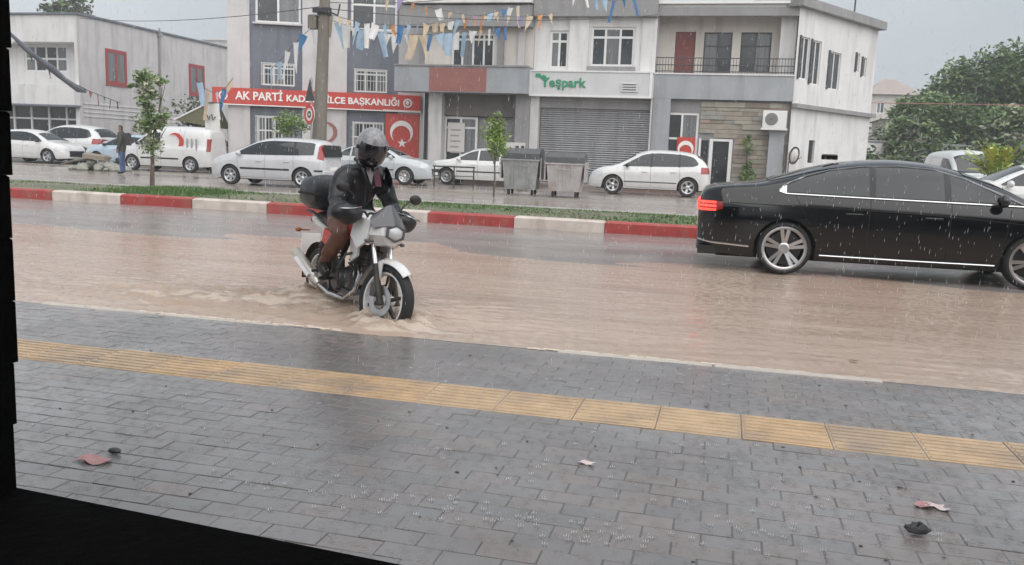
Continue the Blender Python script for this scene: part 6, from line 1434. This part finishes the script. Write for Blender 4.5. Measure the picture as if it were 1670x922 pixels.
for s in (-1, 1):
    m_ = MB(); p = hel(s*R_(78), R_(84), 1.03); m_.ell(p, (.02, .012, .02), 10, 8); rp2(m_, 'visor_pivot', 'black_plastic', par=he)
FM = HM @ Matrix.Translation((0, 0, -.01))
def fp(x, y, z): return FM @ Vector((x, y, z))
m_ = MB(); m_.tube([fp(.092, 0, .02), fp(.118, 0, -.02), fp(.098, 0, -.03)], [.009, .015, .010], 8); rp2(m_, 'nose', 'skin_tone')
for s in (-1, 1): m_ = MB(); m_.ell(fp(.088, s*.032, .022), (.010, .013, .009), 10, 8); rp2(m_, 'eye', 'sign_white')
m_ = MB(); m_.ell(fp(.095, 0, -.062), (.012, .024, .007), 10, 6); rp2(m_, 'mouth', 'maroon')
# open collar: shirt wedge and maroon scarf
m_ = MB(); m_.grid(lambda u, v: Vector((.16+.055*v, (u-.5)*.11*(1-v), 1.36-.17*v)), 6, 8); rp2(m_, 'shirt', 'shirt')
m_ = MB(); m_.grid(lambda u, v: Vector((.165+.05*v-.03*u, .02+.07*u+.02*v, 1.37-.19*v)), 5, 8); rp2(m_, 'scarf', 'maroon')
for s in (-1, 1):
    m_ = MB(); m_.tube([(.07, s*.09, 1.39), (.15, s*.07, 1.35), (.19, s*.02, 1.20), (.14, s*.01, 1.04), (.03, s*.012, .95)], [.016, .018, .012, .008, .008], 6); rp2(m_, 'jacket_collar', 'jacket')
# gloved hands closed round the grips
for s in (-1, 1):
    g = ST @ Vector((.312, s*.31, .955)); axg = (ST.to_3x3() @ Vector((0, s, 0))).normalized(); fw_ = (ST.to_3x3() @ Vector((1, 0, 0))).normalized(); m_ = MB()
    m_.ell(g+Vector((0, 0, .022))-fw_*.012, (.048, .042, .02), 12, 8)
    for k in range(4):
        o_ = g+axg*(-.032+.021*k); ln = [.9, 1, .95, .8][k]; pts = [o_+fw_*math.cos(t)*.028*ln+Vector((0, 0, math.sin(t)*.028*ln)) for t in (1.9, 1.2, .5, -.3, -1.2, -2.0)]; m_.tube(pts, [.010, .010, .0095, .009, .0085, .006], 7)
    pts = [g-axg*.04+Vector((0, 0, .015))-fw_*.01, g-axg*.045-fw_*.028, g-axg*.03-fw_*.026-Vector((0, 0, .02))]; m_.tube(pts, [.011, .010, .007], 7)
    rp2(m_, 'glove', 'boot')
# ---- person standing beyond the citrus tree --------------------------------
pz = at(200, 283, 30.5); per = thing('person', 'person in a dark olive coat and blue trousers standing left of the citrus tree', 'person', (pz.x, pz.y, 0), R_(200))
J2 = {'pel': ((0, 0, .95), (.15, .12)), 'sp': ((0, 0, 1.12), (.15, .12)), 'ch': ((.0, 0, 1.32), (.19, .13)), 'nb': ((0, 0, 1.47), (.09, .08)), 'nk': ((.01, 0, 1.53), (.055, .055)), 'hd': ((.03, 0, 1.63), (.08, .09)), 'ht': ((.02, 0, 1.72), (.065, .075))}
for s, n in ((1, 'l'), (-1, 'r')):
    J2.update({'sh'+n: ((0, s*.19, 1.42), .075), 'el'+n: ((-.03, s*.25, 1.15), .058), 'wr'+n: ((.06, s*.25, .92), .04), 'ha'+n: ((.08, s*.25, .84), .036), 'hip'+n: ((0, s*.09, .87), .105), 'kn'+n: ((.02, s*.10, .48), .07), 'an'+n: ((-.02, s*.10, .09), .05), 'to'+n: ((.13, s*.12, .04), .04)})
B2 = [('pel', 'sp'), ('sp', 'ch'), ('ch', 'nb'), ('nb', 'nk'), ('nk', 'hd'), ('hd', 'ht')]
for n in 'lr': B2 += [('ch', 'sh'+n), ('sh'+n, 'el'+n), ('el'+n, 'wr'+n), ('wr'+n, 'ha'+n), ('pel', 'hip'+n), ('hip'+n, 'kn'+n), ('kn'+n, 'an'+n), ('an'+n, 'to'+n)]
mk('coat_olive', (.05, .052, .038), .7, var=.25, scale=8); mk('jeans', (.06, .10, .20), .7, var=.25, scale=8); mk('hair', (.03, .022, .016), .7)
def pk2(c):
    if c.z > 1.68 or (c.z > 1.55 and c.x < .0 and abs(c.y) < .12): return 4
    if c.z > 1.53 and abs(c.y) < .13: return 1
    if c.z < .89 and abs(c.y) > .2: return 1
    if c.z > .80: return 0
    return 3 if c.z < .09 else 2
obj('body', skin_mesh('body', J2, B2, [MAT['coat_olive'], MAT['skin_tone'], MAT['jeans'], MAT['boot'], MAT['hair']], pk2), per)
for s in (-1, 1):
    m_ = MB()
    for k in range(4): m_.tube([(.07+.018*k-.02, s*.25, .83), (.075+.018*k-.02, s*.252, .78), (.08+.016*k-.02, s*.245, .745-.006*abs(k-1.5))], [.010, .009, .006], 6)
    m_.tube([(.06, s*.235, .86), (.10, s*.225, .82), (.11, s*.225, .785)], [.011, .010, .007], 6); m_.build('hand', MAT['skin_tone'], per, smooth=60)
m_ = MB(); m_.cbox(-.28, -.14, -.17, .17, 1.02, 1.46, .05); m_.build('backpack', MAT['jeans_dark'], per, smooth=40)
# ================================================================== RAIN
mb = MB(); rr_ = random.Random(77)
mk('rain', (.62, .64, .67), .1, var=.02)
for _ in range(5600):
    d = rr_.uniform(4, 14); px = rr_.uniform(40, 1660); py = rr_.uniform(0, 700); p = at(px, py, d)
    if p.z < .05: continue
    r = .0010+.0008*rr_.random(); l = .012+.016*rr_.random(); mb.add([p+Vector((r, 0, 0)), p+Vector((-r*.5, r*.87, 0)), p+Vector((-r*.5, -r*.87, 0)), p+Vector((.002, 0, l)), p-Vector((0, 0, l*.5))], [(0, 1, 3), (1, 2, 3), (2, 0, 3), (1, 0, 4), (2, 1, 4), (0, 2, 4)])
tag(mb.build('rain', MAT['rain'], fix=False), kind='stuff', label='falling rain drops')
# drops bouncing off the wet sidewalk
mb = MB()
for (cx, cy, n_, w_, h_) in ((640, 815, 34, 80, 22), (720, 830, 26, 60, 16), (835, 850, 40, 60, 16), (945, 875, 40, 80, 20), (1060, 880, 26, 90, 20), (1300, 870, 40, 160, 50), (1520, 880, 16, 60, 16), (480, 800, 30, 120, 40), (900, 740, 60, 260, 80), (300, 700, 60, 260, 90), (1250, 760, 70, 260, 90), (560, 620, 50, 300, 40), (1100, 620, 40, 300, 30)):
    for _ in range(n_):
        p = gz(cx+rr_.gauss(0, .5)*w_, cy+rr_.gauss(0, .5)*h_); 
        if rr_.random() < .35:                                         # a small crown
            for k in range(7):
                a = 6.283*k/7; q = p+Vector((math.cos(a)*.009, math.sin(a)*.009, 0)); e = p+Vector((math.cos(a)*.013, math.sin(a)*.013, .005+.008*rr_.random())); t = Vector((-math.sin(a), math.cos(a), 0))*.0022; mb.add([q-t, q+t, e], [(0, 1, 2)])
        else:
            r = .0009+.0016*rr_.random(); drop((p.x, p.y, .006+.03*rr_.random()**2), r, mb)
tag(mb.build('raindrop_splash', MAT['rain'], fix=False), kind='stuff', label='drops of rain bouncing off the wet sidewalk')
# ================================================================== HAZE
hzm = bpy.data.materials.new('haze'); hzm.use_nodes = True; nt = hzm.node_tree; nt.nodes.clear()
ho = nt.nodes.new('ShaderNodeOutputMaterial'); hv = nt.nodes.new('ShaderNodeVolumePrincipled'); hv.inputs['Color'].default_value = (.86, .88, .9, 1); hv.inputs['Density'].default_value = .0023; hv.inputs['Anisotropy'].default_value = .2
nt.links.new(hv.outputs[0], ho.inputs['Volume'])
hb_ = MB(); hb_.box(-1700, 1700, -1700, 1700, -1.2, 22); hz = hb_.build('haze', hzm); hz['kind'] = 'stuff'
